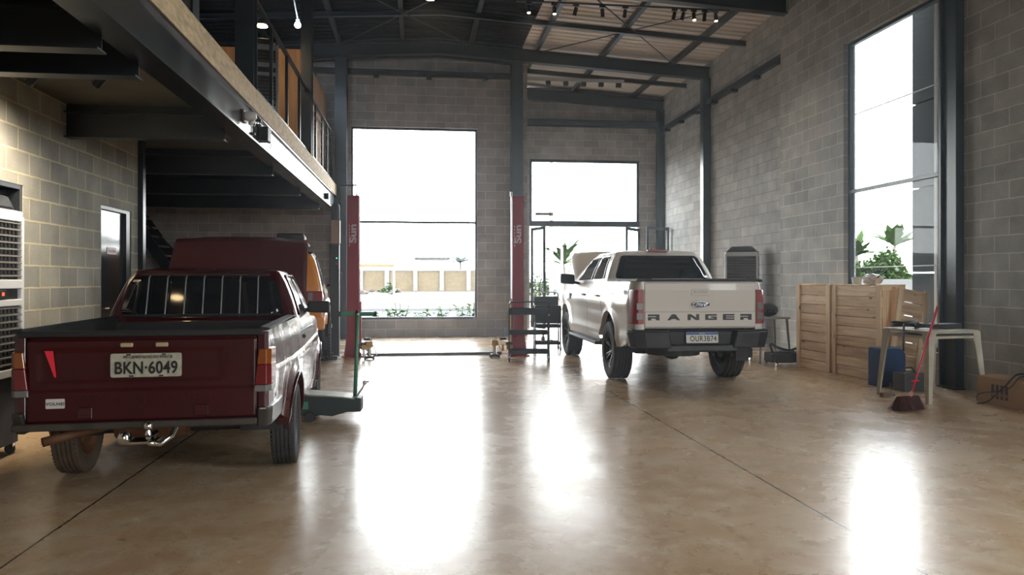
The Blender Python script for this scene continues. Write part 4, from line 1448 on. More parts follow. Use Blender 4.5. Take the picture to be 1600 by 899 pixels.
mb = MB(); mb.lathe([(.016, -.06), (.022, -.05), (.014, -.02), (.014, 0)], 16, 'z', (.05, -1.12, .50)); mb.ball((.05, -1.12, .50), .028, 3)
mb.tube([(.05, -1.12, .435), (.05, -.95, .43)], .016, 10); mb.b2((-.05, -1.16, .405), (.10, -1.02, .418))
mb.tube([(.06, -1.15, .41), (.12, -1.14, .40), (.17, -1.08, .43), (.19, -1.0, .50)], .016, 10)
mb.ball((-.09, -1.10, .435), .042, 3)
mb.build('tow_hitch', 'chrome', RP, smooth=40)
for sg in (-1, 1):
    for yc in (0, FA):
        MB().grid(lambda u, v: (sg * lerp(.45, .72, u), yc + math.cos(PI * v) * .342, .31 + math.sin(PI * v) * .338), 2, 16).build('wheel_well', 'dark_interior', RP, solid=.01)
    for yy in (0, FA):
        rm = 'rusty_rim' if (sg == -1 and yy == 0) else 'steel_rim'
        wheel(RP, sg * .728, yy, wr2 + .002, wr2, .172, .185, sg, rm, 4, 'steel', 'rubber_dusty' if (sg == -1 and yy == 0) else 'tyre_tread', dirty_m='rusty_rim' if sg == -1 else None)
    mb = MB().prism(round_poly([(-.10, -.055), (.11, -.06), (.11, .05), (-.10, .055)], .02), -.03, .05, 'y')
    mi = mb.build('mirror', 'dark_trim', RP, loc=(sg * .86, 1.72, 1.075), bevel=.012)
    MB().tube([(-sg * .09, .02, -.03), (-sg * .17, .03, -.04)], .02, 8).build('mirror_arm', 'dark_trim', mi)
mb = MB()
mb.grid(lambda u, v: (lerp(-.73, .73, u) * (1 - .03 * v), v * 1.02, .028 * (1 - abs(2 * u - 1) ** 3) + (.012 if (.17 < u < .83) else 0) - .03 * max(0, v - .92) / .08), 24, 12)
mb.build('hood', 'red_paint_dull', RP, smooth=30, solid=.02, loc=(-.025, 2.16, .985), rot=(R(51), 0, 0))
MB().tube([(-.5, 3.1, .85), (-.45, 2.72, 1.60)], .006, 6).build('hood_prop', 'steel', RP)

# ================================================================== YELLOW OFF-ROAD CAR
M['yellow_paint'] = mat('yellow_paint', (.72, .26, .015), .25, 0, .5, coat=.9)
YS = thing('off_road_car', 'yellow off-road car with black tyres standing beyond the raised red hood', 'car', (-2.27, 12.85, 0), R(5.5))
S3 = Side(taper=[(-.85, .74), (-.7, .78), (2.9, .80), (3.3, .72)],
          prof=[(.5, -.02), (.7, 0), (1.05, 0), (1.15, -.02), (1.22, -.04)],
          zb=[(-.85, .62), (3.3, .62)], zt=[(-.85, 1.17), (2.0, 1.16), (3.3, 1.12)],
          arches=[(0, .42, .47), (2.42, .42, .47)], flare=.06)
for sg in (-1, 1):
    S3.panel('rear_quarter', -.85, .62, 'yellow_paint', YS, sg)
    S3.panel('door', .62, 1.62, 'yellow_paint', YS, sg)
    S3.panel('front_fender', 1.62, 3.3, 'yellow_paint', YS, sg)
    for yc in (0, 2.42):
        wheel(YS, sg * .76, yc, .392, .39, .24, .21, sg, 'steel_rim', 6, 'steel', 'tyre_tread', lugs=True)
        MB().tube([(sg * (S3.X(yc + math.cos(a) * .47, .42 + math.sin(a) * .47) + .01), yc + math.cos(a) * .47, .42 + math.sin(a) * .47) for a in [PI * k / 20 for k in range(21)]], .022, 8).build('arch_trim', 'dark_trim', YS, smooth=True)
    mb = MB()
    tl = MB().b2((sg * .52, -.885, .98), (sg * .765, -.80, 1.15)).build('tail_lamp', 'red_lamp', YS, bevel=.015)
    MB().b2((sg * .55, -.892, 1.0), (sg * .62, -.88, 1.13)).build('clear_lens', 'clear_lamp', tl, bevel=.004)
    mi = MB().prism(round_poly([(-.10, -.10), (.10, -.10), (.10, .11), (-.10, .11)], .03), -.04, .05, 'y').build('mirror', 'dark_trim', YS, loc=(sg * .97, 1.55, 1.36), bevel=.015)
    MB().tube([(-sg * .05, 0, -.09), (-sg * .18, .02, -.15)], .02, 8).build('mirror_arm', 'dark_trim', mi)
    MB().b2((sg * .80, .50, .50), (sg * .90, 1.95, .56)).build('side_step', 'steel', YS, bevel=.01)
cab3 = Cab([(1.10, .765, -.84, 1.95), (1.20, .755, -.83, 1.88), (1.40, .715, -.80, 1.70), (1.66, .64, -.74, 1.50), (1.74, .59, -.70, 1.45)], .10, .05)
cab3.shell('cab', 'yellow_paint', YS)
MB().grid(lambda u, v: (lerp(-.60, .60, u), lerp(-.72, 1.42, v), 1.755 + .04 * (1 - (2 * u - 1) ** 2)), 8, 4).build('roof_cover', 'dark_trim', YS, smooth=True, solid=.03)
cab3.patch('rear_window', 'tint_glass', YS, 'rear', [(-.45, 1.24), (.45, 1.24), (.40, 1.66), (-.40, 1.66)], .006, .05)
for sd in ('left', 'right'):
    cab3.patch('side_window', 'tint_glass', YS, sd, [(-.55, 1.25), (.52, 1.25), (.50, 1.68), (-.50, 1.68)], .006, .06)
    cab3.patch('side_window', 'tint_glass', YS, sd, [(.62, 1.25), (1.70, 1.24), (1.42, 1.68), (.62, 1.68)], .006, .06)
cab3.patch('windscreen', 'tint_glass', YS, 'front', [(-.65, 1.24), (.65, 1.24), (.55, 1.68), (-.55, 1.68)], .006, .05)
MB().b2((-.76, -.87, .62), (.76, -.82, 1.16)).build('rear_panel', 'yellow_paint', YS, bevel=.02)
MB().b2((-.80, -1.0, .56), (.80, -.86, .76)).build('rear_bumper', 'yellow_paint', YS, bevel=.03)
MB().b2((-.62, -.8, .55), (.62, 3.2, 1.14)).build('body_tub', 'dark_interior', YS)
MB().grid(lambda u, v: (lerp(-.74, .74, u), lerp(1.95, 3.28, v), lerp(1.20, 1.12, v) + .03 * (1 - (2 * u - 1) ** 2)), 8, 4).build('hood', 'yellow_paint', YS, smooth=True, solid=.02)
MB().b2((-.74, 3.24, .70), (.74, 3.33, 1.14)).build('grille', 'dark_trim', YS, bevel=.02)
MB().lathe([(0, -.13), (.26, -.13), (.37, -.10), (.39, 0), (.37, .10), (.26, .13), (0, .13)], 36, 'y', (-.05, -1.0, 1.12)).build('spare_wheel', 'rubber', YS, smooth=40)
mb = MB()
for x in (-.50, .50): mb.tube([(x, -.55, 1.92), (x, .9, 1.92)], .02, 8)
for y in (-.55, -.1, .4, .9): mb.tube([(-.5, y, 1.92), (.5, y, 1.92)], .015, 8)
for x in (-.45, .45):
    for y in (-.4, .75): mb.tube([(x, y, 1.78), (x, y, 1.92)], .015, 8)
mb.build('roof_rack', 'dark_trim', YS)
MB().b2((.06, -.5, 1.925), (.48, .3, 2.06)).build('roof_box', 'dark_trim', YS, bevel=.04)

# ================================================================== TWO-POST LIFT
M['lift_red'] = mat('lift_red', (.28, .012, .022), .45, 0, .3)
M['lift_yellow'] = mat('lift_yellow', (.55, .33, .04), .5, noise=.2)
M['lift_letter'] = mat('lift_letter', (.55, .42, .45), .5)
M['galv'] = mat('galvanised', (.55, .56, .58), .35, .6)


def lift_post(label, x, y, s_, cable):
    t_ = thing('lift_post', label, 'car lift', (x, y, 0), 0, 'two-post car lift')
    H = 2.76
    mb = MB()
    # C-shaped column, open towards the bay (s_ = direction to the bay)
    mb.b2((-.10, -.14, .02), (.10, -.125, H)); mb.b2((-.10, .125, .02), (.10, .14, H)); mb.b2((-s_ * .10, -.125, .02), (-s_ * .085, .125, H))
    mb.b2((s_ * .085, -.125, .02), (s_ * .10, -.075, H)); mb.b2((s_ * .085, .075, .02), (s_ * .10, .125, H))
    mb.b2((-.105, -.145, H), (.105, .145, H + .015))
    mb.build('column_profile', 'lift_red', t_, bevel=.004)
    mb = MB(); mb.prism([(-.15, 0), (.14, 0), (.14, .06), (.10, .10), (.10, .3), (-.10, .45), (-.15, .06)] if s_ > 0 else [(-.14, 0), (.15, 0), (.15, .06), (.10, .45), (-.10, .3), (-.10, .10), (-.14, .06)], -.15, -.135, 'y')
    mb.b2((-.19, -.22, 0), (.19, .24, .02))
    mb.build('base_plate', 'lift_red', t_, bevel=.003)
    MB().b2((s_ * .03, -.07, .18), (s_ * .13, .07, .95)).build('carriage', 'lift_yellow' if s_ < 0 else 'lift_red', t_, bevel=.005)
    # two folded swing arms with pads
    for k, (a, L) in enumerate(((-.5, .55), (.55, .5))):
        ar = MB().b2((0, -.04, -.04), (L, .04, .04)).build('swing_arm', 'lift_yellow', t_, loc=(s_ * .12, -.05 + .1 * k, .20), rot=(0, 0, (R(-80) if k == 0 else R(80)) if s_ > 0 else (R(-100) if k == 0 else R(100))), bevel=.006)
        MB().lathe([(0, .03), (.05, .03), (.06, .05), (.055, .08), (0, .08)], 16, 'z', (L - .06, 0, 0)).build('lift_pad', 'rubber', ar)
        MB().tube([(L - .06, 0, -.04), (L - .06, 0, -.16)], .022, 10).build('pad_screw', 'galv', ar)
    # lettering down the column front
    text('lift_letters', 'Sun', .16, 'lift_letter', t_, (0, -.142, 2.12), (PI / 2, PI / 2 * (-1), 0), .001, 1.4, 1, .006)
    for k in range(7):
        MB().b2((-.07, -.1425, 1.90 + k * .055), (-.055, -.1405, 1.935 + k * .055)).build('stripe', 'lift_letter', t_)
    if cable:
        MB().b2((s_ * .105, -.15, 1.0), (s_ * .125, -.12, H + .06)).build('cable_duct', 'galv', t_)
        MB().b2((s_ * .10, -.16, H + .01), (s_ * .14, -.10, H + .09)).build('duct_cap', 'white_plastic', t_)
    MB().b2((-.03, -.145, .50), (.03, -.140, .56)).build('rating_sticker', 'plate_old_l', t_) if False else None
    return t_


lift_post('red lift column beside the far end of the mezzanine', -1.07, 13.55, 1, False)
lift_post('red lift column behind the black tool trolleys', 1.76, 13.35, -1, True)
# floor cover plate between the posts
mb = MB().prism([(-.26, 0), (-.20, .045), (.20, .045), (.26, 0)], -.86, 1.50, 'x')
fp = mb.build('cable_cover_plate', mat('plate_grey', (.11, .12, .13), .4, .3), None, loc=(0, 13.75, 0))
tag(fp, 'flat grey floor plate running between the two red lift columns', 'floor plate')
# control boxes at the left post
t_ = thing('power_unit', 'lift power unit with motor and oil tank beside the left red column', 'lift motor', (-1.39, 13.62, 0))
MB().b2((-.07, -.08, 1.95), (.08, .08, 2.36)).build('oil_tank', mat('tank_tan', (.36, .26, .20), .5), t_, bevel=.012)
MB().lathe([(0, 2.36), (.07, 2.36), (.075, 2.40), (.075, 2.60), (.05, 2.64), (0, 2.64)], 20, 'z').build('motor', 'black_plastic', t_, smooth=40)
mb = MB().b2((-.09, -.07, .55), (.07, .07, 1.94)); mb.build('control_cabinet', 'black_plastic', t_, bevel=.008)
MB().lathe([(0, 0), (.012, 0), (.012, .015), (0, .018)], 12, 'y', (.03, -.09, 1.70)).build('pilot_lamp', mat('pilot_green', (.05, .5, .25), .3, emit=(.1, 1, .5, 1.5)), t_)
MB().lathe([(0, 0), (.018, 0), (.018, .02), (0, .022)], 12, 'y', (.03, -.09, 1.60)).build('stop_button', 'red_lens_bright', t_)
MB().b2((-.09, -.07, 0), (.07, .07, .55)).build('stand', 'black_plastic', t_)
# bent pipe on top of the left column
tag(MB().tube([(-1.30, 13.5, 2.95), (-1.02, 13.5, 2.96), (-1.02, 13.5, 2.775)], .014, 8).tube([(-1.30, 13.5, 2.95), (-1.30, 13.62, 2.62)], .012, 8).build('hydraulic_pipe', 'black_steel'), 'bent dark pipe on top of the left red lift column', 'pipe')


# ------------------------------------------------------------------ black jack stand parts beside the columns
def jack_small(label, x, y, m1):
    t_ = thing('transmission_jack', label, 'jack', (x, y, 0), 0)
    MB().b2((-.06, -.10, .02), (.06, .10, .06)).build('base', m1, t_, bevel=.005)
    for i, (dx, dy) in enumerate(((-.07, -.09), (.07, -.09), (-.07, .09), (.07, .09))):
        MB().lathe([(0, -.012), (.022, -.012), (.025, 0), (.022, .012), (0, .012)], 14, 'x', (dx, dy, .0255)).build('wheel', 'rubber', t_)
    MB().tube([(0, 0, .06), (0, 0, .20)], .03, 12).build('ram', 'chrome', t_)
    MB().b2((-.05, -.05, .20), (.05, .05, .30)).build('body', 'lift_yellow', t_, bevel=.008)
    MB().tube([(.02, 0, .30), (.05, 0, .36), (.12, 0, .38)], .010, 8).build('handle', 'chrome', t_)
    MB().tube([(.05, -.05, .25), (.11, -.05, .12), (.12, -.05, .07)], .008, 8).build('lever', 'chrome', t_)
    return t_


jack_small('small yellow jack with steel handle beside the left red lift column', -.77, 13.0, 'black_plastic')
jack_small('small yellow jack beside the front black tool trolley', 1.33, 13.05, 'black_plastic')
mb = MB().b2((-.12, -.06, .0), (.12, .06, .06)); mb.tube([(-.04, 0, .06), (-.04, 0, .17)], .02, 8); mb.ball((.03, 0, .09), .035, 2)
tag(mb.build('wheel_chock', 'black_plastic', loc=(-1.42, 13.05, 0)), 'black floor bracket left of the red lift column base', 'bracket')

# ================================================================== FLOOR JACK
M['jack_green'] = mat('jack_green', (.045, .20, .12), .4)
M['jack_dark'] = mat('jack_dark', (.022, .035, .035), .5, noise=.3)
fj = thing('floor_jack', 'green long floor jack with upright T-handle beside the red pickup', 'floor jack', (-.77, 7.48, 0), R(-3))
for s_ in (-1, 1):
    MB().prism([(-.62, .07), (-.52, .055), (-.10, .06), (0, .05), (.12, .085), (.20, .10), (.22, .20), (.10, .215), (-.55, .27), (-.64, .26)], s_ * .14 - .006, s_ * .14 + .006, 'y').build('side_plate', 'jack_dark', fj, bevel=.002)
MB().prism([(-.70, .275), (.10, .22), (.20, .205), (.20, .215), (.10, .232), (-.55, .285), (-.70, .31)], -.15, .15, 'y').build('top_plate', mat('jack_top', (.30, .29, .22), .5, noise=.3), fj, bevel=.003)
MB().prism([(-.95, .34), (-.60, .24), (-.58, .18), (-.66, .18), (-1.0, .30)], -.05, .05, 'y').build('lift_arm', 'jack_green', fj, bevel=.004)
MB().lathe([(0, 0), (.055, 0), (.06, .02), (.06, .03), (0, .03)], 20, 'z', (-.96, 0, .335)).build('saddle', 'steel', fj)
for s_ in (-1, 1):
    MB().b2((-.30, s_ * .15 - .01, .12), (-.22, s_ * .15 + .01, .19)).build('caster_bracket', 'jack_green', fj)
    w1 = MB().lathe([(0, -.018), (.045, -.018), (.05, 0), (.045, .018), (0, .018)], 22, 'y', (-.20, s_ * .165, .05)).build('caster_wheel', 'rubber', fj, smooth=40)
    MB().lathe([(0, -.02), (.075, -.02), (.08, 0), (.075, .02), (0, .02)], 26, 'y', (-.62, s_ * .12, .08)).build('front_wheel', 'steel', fj, smooth=40)
MB().b2((.10, -.10, .08), (.26, .10, .21)).build('pump_block', 'jack_dark', fj, bevel=.01)
MB().tube([(.20, -.04, .20), (.27, -.05, .30), (.29, -.05, .345)], [.010, .010, .010], 8).ball((.29, -.05, .35), .022, 2).tube([(.28, -.05, .35), (.33, -.05, .36)], .008, 8).build('release_lever', 'galv', fj)
MB().tube([(.19, 0, .19), (.205, 0, .55), (.215, 0, 1.0)], .018, 12).build('handle', 'jack_green', fj, smooth=True)
g_ = MB().tube([(.05, 0, 1.0), (.385, 0, 1.0)], .020, 12).build('t_grip', 'jack_green', fj, smooth=40)
for x in (.05, .385): MB().tube([(x - .012, 0, 1.0), (x + .012, 0, 1.0)], .024, 12).build('grip_cap', 'rubber', g_)
MB().lathe([(0, .99), (.03, .99), (.034, 1.01), (.02, 1.035), (0, 1.035)], 14, 'z', (.215, 0, 0)).build('handle_knob', 'chrome', fj)


# ================================================================== EVAPORATIVE COOLERS
def cooler(label, loc, rz, W=.82, D=.48, H=1.96, colr='white_plastic'):
    """front faces local -y"""
    t_ = thing('air_cooler', label, 'air cooler', loc, rz, None)
    hw, hd_ = W / 2, D / 2
    mb = MB().prism(round_poly([(-hw, -hd_ + .03), (hw, -hd_ + .03), (hw, hd_), (-hw, hd_)], .05), .09, H - .10, 'z')
    mb.build('body', 'black_plastic', t_)
    mb = MB().prism([(-hw + .02, H - .10), (hw - .02, H - .10), (hw - .12, H), (-hw + .12, H)], -hd_ + .05, hd_ - .04, 'y')
    mb.build('top_cover', 'black_plastic', t_, bevel=.02)
    for z0, z1 in ((H - .19, H - .11), (1.26, 1.33), (1.13, 1.18), (.60, .66)):
        MB().prism(round_poly([(-hw - .004, -hd_ + .0), (hw + .004, -hd_ + .0), (hw + .004, hd_ - .1), (-hw - .004, hd_ - .1)], .05), z0, z1, 'z').build('front_band', colr, t_, bevel=.006)
    for s_ in (-1, 1):
        MB().b2((s_ * (hw - .035), -hd_ + .0, .62), (s_ * (hw + .004), -hd_ + .05, H - .15)).build('front_frame', colr, t_, bevel=.008)
    for nm, z0, z1 in (('louvre_grille', 1.34, H - .20), ('louvre_grille', .68, 1.12)):
        mb = MB(); n_ = int((z1 - z0) / .05)
        for k in range(n_ + 1):
            z = lerp(z0 + .01, z1 - .01, k / n_)
            mb.prism([(-hd_ + .0, z), (-hd_ + .028, z + .012), (-hd_ + .03, z + .020), (-hd_ + .0, z + .008)], -hw + .035, hw - .035, 'x')
        for k in range(14):
            x = lerp(-hw + .06, hw - .06, k / 13)
            mb.b2((x - .003, -hd_ + .02, z0), (x + .003, -hd_ + .032, z1))
        mb.build(nm, mat('louvre_grey', (.16, .15, .14), .5) if 'louvre_grey' not in bpy.data.materials else bpy.data.materials['louvre_grey'], t_)
    MB().b2((-.16, -hd_ - .004, 1.185), (.16, -hd_ + .03, 1.255)).build('control_panel', 'black_plastic', t_, bevel=.006)
    for k in range(4 if colr == 'white_plastic' else 0): MB().b2((-.12 + k * .07, -hd_ - .006, 1.21), (-.09 + k * .07, -hd_ - .003, 1.235)).build('display_digit', mat('led_red', (.4, .02, .01), .4, emit=(1, .08, .03, 2.0)) if 'led_red' not in bpy.data.materials else bpy.data.materials['led_red'], t_)
    mb = MB()
    for s_ in (-1, 1):
        for k in range(10):
            z = .75 + k * .1
            mb.b2((s_ * (hw - .005), -hd_ + .12, z), (s_ * (hw + .012), hd_ - .06, z + .05))
    mb.build('side_louvre', colr, t_)
    for sx__ in (-1, 1):
        for sy__ in (-1, 1):
            c_ = MB().lathe([(0, -.012), (.035, -.012), (.04, 0), (.035, .012), (0, .012)], 18, 'x', (sx__ * (hw - .07), sy__ * (hd_ - .07), .04)).build('caster', 'rubber', t_, smooth=40)
            MB().b2((sx__ * (hw - .07) - .02, sy__ * (hd_ - .07) - .03, .055), (sx__ * (hw - .07) + .02, sy__ * (hd_ - .07) + .03, .095)).build('caster_fork', 'chrome', c_)
    return t_


cooler('tall white and black air cooler before the left block wall', (-3.22, 5.93, 0), R(90), .84, .44)
cooler('grey air cooler against the right wall behind the white pickup', (6.42, 14.55, 0), R(-28), .62, .44, 1.98, 'galv')
cooler('dark air cooler standing upstairs on the mezzanine', (-2.42, 12.5, MZ1 - .06), R(10), .50, .45, 1.72, 'galv')


# ================================================================== WOODEN CRATES
M['pine'] = wood_mat('pine', (.76, .57, .37), (.50, .33, .19), 'y', .8)
M['pine_b'] = wood_mat('pine_b', (.68, .48, .29), (.42, .26, .14), 'y', .7)
M['pine_c'] = wood_mat('pine_c', (.84, .67, .46), (.60, .42, .25), 'y', .9)
M['pine_light'] = wood_mat('pine_light', (.82, .64, .42), (.60, .43, .26), 'z', .8)
M['pine_x'] = wood_mat('pine_x', (.74, .56, .36), (.50, .34, .19), 'x', .8)


def crate(label, x0, x1, y0, y1, H, rz=0):
    """long side faces -x"""
    t_ = thing('wooden_crate', label, 'crate', ((x0 + x1) / 2, (y0 + y1) / 2, 0), rz, 'wooden crates along the right wall')
    hx, hy = (x1 - x0) / 2, (y1 - y0) / 2
    n_ = 9; ph = H / n_
    for k in range(n_):      # horizontal planks on both long sides
        z0, z1 = k * ph + .004, (k + 1) * ph - .002
        j = random.uniform(-.004, .004)
        MB().b2((-hx + j, -hy + random.uniform(0, .006), z0), (-hx + .022 + j, hy - random.uniform(0, .006), z1 - .003)).build('side_plank', random.choice(('pine', 'pine_b', 'pine_c')), t_, bevel=.003)
        MB().b2((hx - .022, -hy, z0), (hx, hy, z1)).build('side_plank', 'pine', t_, bevel=.002)
    for y_ in (-hy, hy):     # vertical planks at the ends
        for k in range(5):
            a_ = lerp(-hx + .024, hx - .024, k / 5); b_ = lerp(-hx + .024, hx - .024, (k + 1) / 5) - .003
            MB().b2((a_, y_ - .011 * (1 if y_ > 0 else -1) - .011, .02), (b_, y_ - .011 * (1 if y_ > 0 else -1) + .011, H)).build('end_plank', 'pine_light', t_, bevel=.002)
        s_ = -1 if y_ < 0 else 1
        for z in (.10, H - .75, H - .06):
            MB().b2((-hx, y_ + s_ * .0, z), (hx, y_ + s_ * .022, z + .085)).build('end_batten', 'pine_x', t_, bevel=.002)
    for y_ in (-hy + .03, hy - .03):     # corner posts on the long side
        MB().b2((-hx - .022, y_ - .045, 0), (-hx - .002, y_ + .045, H + .01)).build('corner_batten', 'pine_light', t_, bevel=.003)
    MB().b2((-hx + .03, -hy + .03, .03), (hx - .03, hy - .03, .06)).build('bottom_board', 'pine', t_)
    for y_ in (-hy + .04, 0, hy - .04):
        MB().b2((-hx, y_ - .05, H), (hx, y_ + .05, H + .022)).build('top_batten', 'pine_x', t_, bevel=.002)
    return t_


crate('wooden crate farther along the wall, partly behind the open crate pair', 5.84, 6.20, 10.32, 11.16, 1.24, R(3))
crate('wooden crate nearer the plastic tables, topped with wrapped tools', 5.92, 6.26, 9.25, 10.28, 1.24, R(3.5))
cl = thing('crate_panel', 'loose slatted crate panel leaning at the end of the wooden crates', 'crate panel', (6.33, 8.96, 0), R(0))
for k in range(7):
    MB().b2((-.02, -.22, .02 + k * .17), (.0, .22, .175 + k * .17)).build('slat', 'pine', cl)
for y_ in (-.2, .2): MB().b2((0, y_ - .035, 0), (.022, y_ + .035, 1.2)).build('batten', 'pine_light', cl)
cl.rotation_euler = (R(-9), 0, R(-82))
cl.location = (6.14, 9.10, .01)

# things on top of the crates
zc_ = 1.262
t_ = thing('plastic_tub', 'white plastic tub on top of the crates by the window', 'tub', (6.07, 9.98, zc_ + .002))
MB().lathe([(0, 0), (.055, 0), (.068, .10), (.072, .10), (.06, .005), (0, .005)], 24, 'z').build('tub_body', 'white_plastic', t_, smooth=40)
mb = MB().ball((0, 0, .07), .10, 3, (1.3, 1.0, .7))
for v in mb.bm.verts: v.co += Vector((random.uniform(-.018, .018), random.uniform(-.018, .018), random.uniform(-.015, .015)))
tag(mb.build('plastic_wrap', mat('wrap', (.62, .58, .54), .3, spec=.6), loc=(6.10, 9.66, zc_ + .003)), 'crumpled clear plastic wrap on top of the near crate', 'plastic wrap')
for k, (y, a, lb) in enumerate(((9.80, .5, 'paint brush with dark handle standing left of the plastic wrap'), (9.55, .6, 'longer paint brush with dark handle over the plastic wrap'))):
    b_ = thing('paint_brush', lb, 'brush', (6.10, y, zc_ + .06))
    MB().tube([(0, 0, .03), (.02, -.12, .11), (.03, -.2, .15)], .007, 8).build('brush_handle', 'decal_black', b_)
    MB().b2((-.02, -.0, -.055), (.02, .02, .04)).build('bristles', 'pine_light', b_)

# ================================================================== STACKED PLASTIC TABLES
M['beige_plastic'] = mat('beige_plastic', (.46, .42, .33), .45, noise=.25, nscale=8)


def plastic_table(label, z, rz):
    t_ = thing('plastic_table', label, 'table', (5.74, 7.99, z), rz, 'stacked plastic tables')
    h = .345
    H = .72
    pts = round_poly([(-h, -h), (h, -h), (h, h), (-h, h)], .05, 5)
    mb = MB().prism(pts, H - .012, H, 'z')
    mb.build('table_top', 'beige_plastic', t_, bevel=.006)
    mb = MB()
    for s_ in range(4):
        q = Matrix.Rotation(s_ * PI / 2, 3, 'Z')
        P = [(-.30, -h + .008, H - .012), (-.30, -h + .008, H - .036), (-.18, -h + .008, H - .030), (.18, -h + .008, H - .030), (.30, -h + .008, H - .036), (.30, -h + .008, H - .012)]
        mb.face([q @ Vector(p) for p in P])
    mb.build('apron', 'beige_plastic', t_, solid=.008)
    for a, b in ((-1, -1), (1, -1), (1, 1), (-1, 1)):
        mb = MB()
        # L-shaped tapered leg, splayed outward
        def sec(z, wd, o_):
            cx, cy_ = a * (h - .004 + o_), b * (h - .004 + o_)
            t = .010
            return [(cx, cy_, z), (cx - a * wd, cy_, z), (cx - a * wd, cy_ - b * t, z), (cx - a * t, cy_ - b * t, z), (cx - a * t, cy_ - b * wd, z), (cx, cy_ - b * wd, z)]
        rings = [[mb.bm.verts.new(p) for p in sec(z, wd, o_)] for z, wd, o_ in ((0, .045, .045), (.3, .060, .026), (H - .1, .078, .004), (H - .012, .10, 0))]
        for A_, B_ in zip(rings, rings[1:]):
            for k in range(6): mb.bm.faces.new((A_[k], A_[(k + 1) % 6], B_[(k + 1) % 6], B_[k]))
        mb.bm.faces.new(rings[0]); mb.bm.faces.new(rings[-1])
        mb.build('leg', 'beige_plastic', t_, smooth=30)
    return t_


plastic_table('lower plastic table of the stack, its rim under the upper one', 0.0, R(8))
plastic_table('upper plastic table of the stack, carrying cables and a black box', .056, R(8))
TT = .778


def coil(name, m, c, r0, turns, rr, label, cat, wob=.02, group=None, hang=None, flat=(1, 1)):
    pts = []
    n_ = int(turns * 22)
    for i in range(n_):
        a = 2 * PI * i / 22
        r_ = r0 * (1 + .12 * math.sin(a * .37)) - (i % 5) * .001
        pts.append((flat[0] * (r_ + random.uniform(-wob, wob) * .25) * math.cos(a), flat[1] * (r_ + random.uniform(-wob, wob) * .25) * math.sin(a), rr + .004 + .6 * rr * (i / 22) + .008 * math.sin(a * 1.7 + i * .05) + .008))
    if hang: pts += hang
    mb = MB().tube(pts, rr, 7)
    return tag(mb.build(name, m, smooth=True, loc=c), label, cat, group)


coil('cable_coil', 'rubber', (5.52, 8.12, TT), .12, 7, .011, 'coiled black cable on the upper plastic table, its end hanging', 'cable', hang=[(-.08, -.10, .05), (-.16, -.22, .03), (-.175, -.24, -.06), (-.18, -.24, -.18), (-.18, -.245, -.24)])
coil('cable_coil', 'rubber', (5.60, 7.86, TT), .10, 6, .010, 'smaller coil of black cable nearer the table edge', 'cable')
MB_ = MB().prism(round_poly([(-.16, -.09), (.16, -.09), (.16, .09), (-.16, .09)], .02), 0, .055, 'z')
tag(MB_.build('black_case', 'black_plastic', loc=(5.93, 8.0, TT), rot=(0, 0, .3), bevel=.008), 'flat black case on the far side of the upper plastic table', 'case')
for k, (x, y, lb) in enumerate(((5.79, 8.22, 'white plug lying behind the cable coil on the table'), (5.84, 8.12, 'white adapter lying beside the flat black case'))):
    tag(MB().lathe([(0, 0), (.022, 0), (.028, .02), (.02, .05), (0, .055)], 14, 'z').build('plug', 'white_plastic', loc=(x, y, TT)), lb, 'plug')

# blue tool box, small dark box below the tables
bt = thing('tool_box', 'blue metal box on the floor behind the plastic tables', 'box', (5.86, 8.98, 0), R(8))
M['blue_box'] = mat('blue_box', (.016, .045, .13), .45)
MB().prism([(-.19, 0), (.17, 0), (.19, .05), (.19, .40), (.13, .47), (-.19, .47)], -.11, .11, 'y').build('box_body', 'blue_box', bt, bevel=.012)
MB().b2((-.18, -.105, .47), (.12, .105, .485)).build('box_lid', mat('blue_light', (.10, .18, .32), .4), bt, bevel=.005)
sb = thing('battery_charger', 'small dark grey box in front of the blue box under the tables', 'box', (5.86, 8.55, 0), R(8))
MB().b2((-.14, -.10, 0), (.14, .10, .22)).build('box_body', mat('dark_grey_box', (.05, .055, .06), .5), sb, bevel=.01)
MB().tube([(-.08, 0, .22), (-.05, 0, .27), (.05, 0, .27), (.08, 0, .22)], .01, 8).build('carry_handle', 'black_plastic', sb, smooth=True)
# socket block with cable on the floor
kb = thing('socket_block', 'small brown socket block on the floor left of the plastic tables', 'socket block', (5.27, 8.10, 0), R(10))
MB().b2((-.055, -.03, 0), (.055, .03, .05)).build('block', mat('brown_block', (.13, .075, .045), .6), kb, bevel=.006)
MB().tube(curve([(.05, 0, .02), (.18, .05, .008), (.30, .22, .012), (.36, .30, .05), (.38, .33, .10)]), .007, 8).build('cable', 'rubber', kb, smooth=True)

# broom leaning on the table
br = thing('broom', 'red broom leaning against the front corner of the plastic tables', 'broom', (4.97, 7.26, 0), R(14))
top = Matrix.Rotation(-R(14), 3, 'Z') @ (Vector((5.50, 7.54, 1.04)) - Vector((4.97, 7.26, 0)))
b0 = Vector((.02, 0, .10))
MB().tube([b0, b0.lerp(top, .5), top], .0115, 10).build('broom_handle', mat('broom_red', (.42, .012, .035), .3), br, smooth=True)
MB().tube([b0.lerp(top, .0), b0.lerp(top, .09)], [.020, .014], 10).build('ferrule', mat('copper', (.45, .20, .12), .4, .3), br, smooth=True)
MB().b2((-.06, -.012, -.006), (.06, .012, .006)).build('grip_clip', 'red_lens_bright', br, loc=b0.lerp(top, .20), rot=(0, 0, .2))
mb = MB().prism([(-.12, .112), (.12, .112), (.10, .135), (-.10, .135)], -.02, .02, 'y'); mb.build('broom_block', 'red_lamp', br, bevel=.01)
mb = MB()
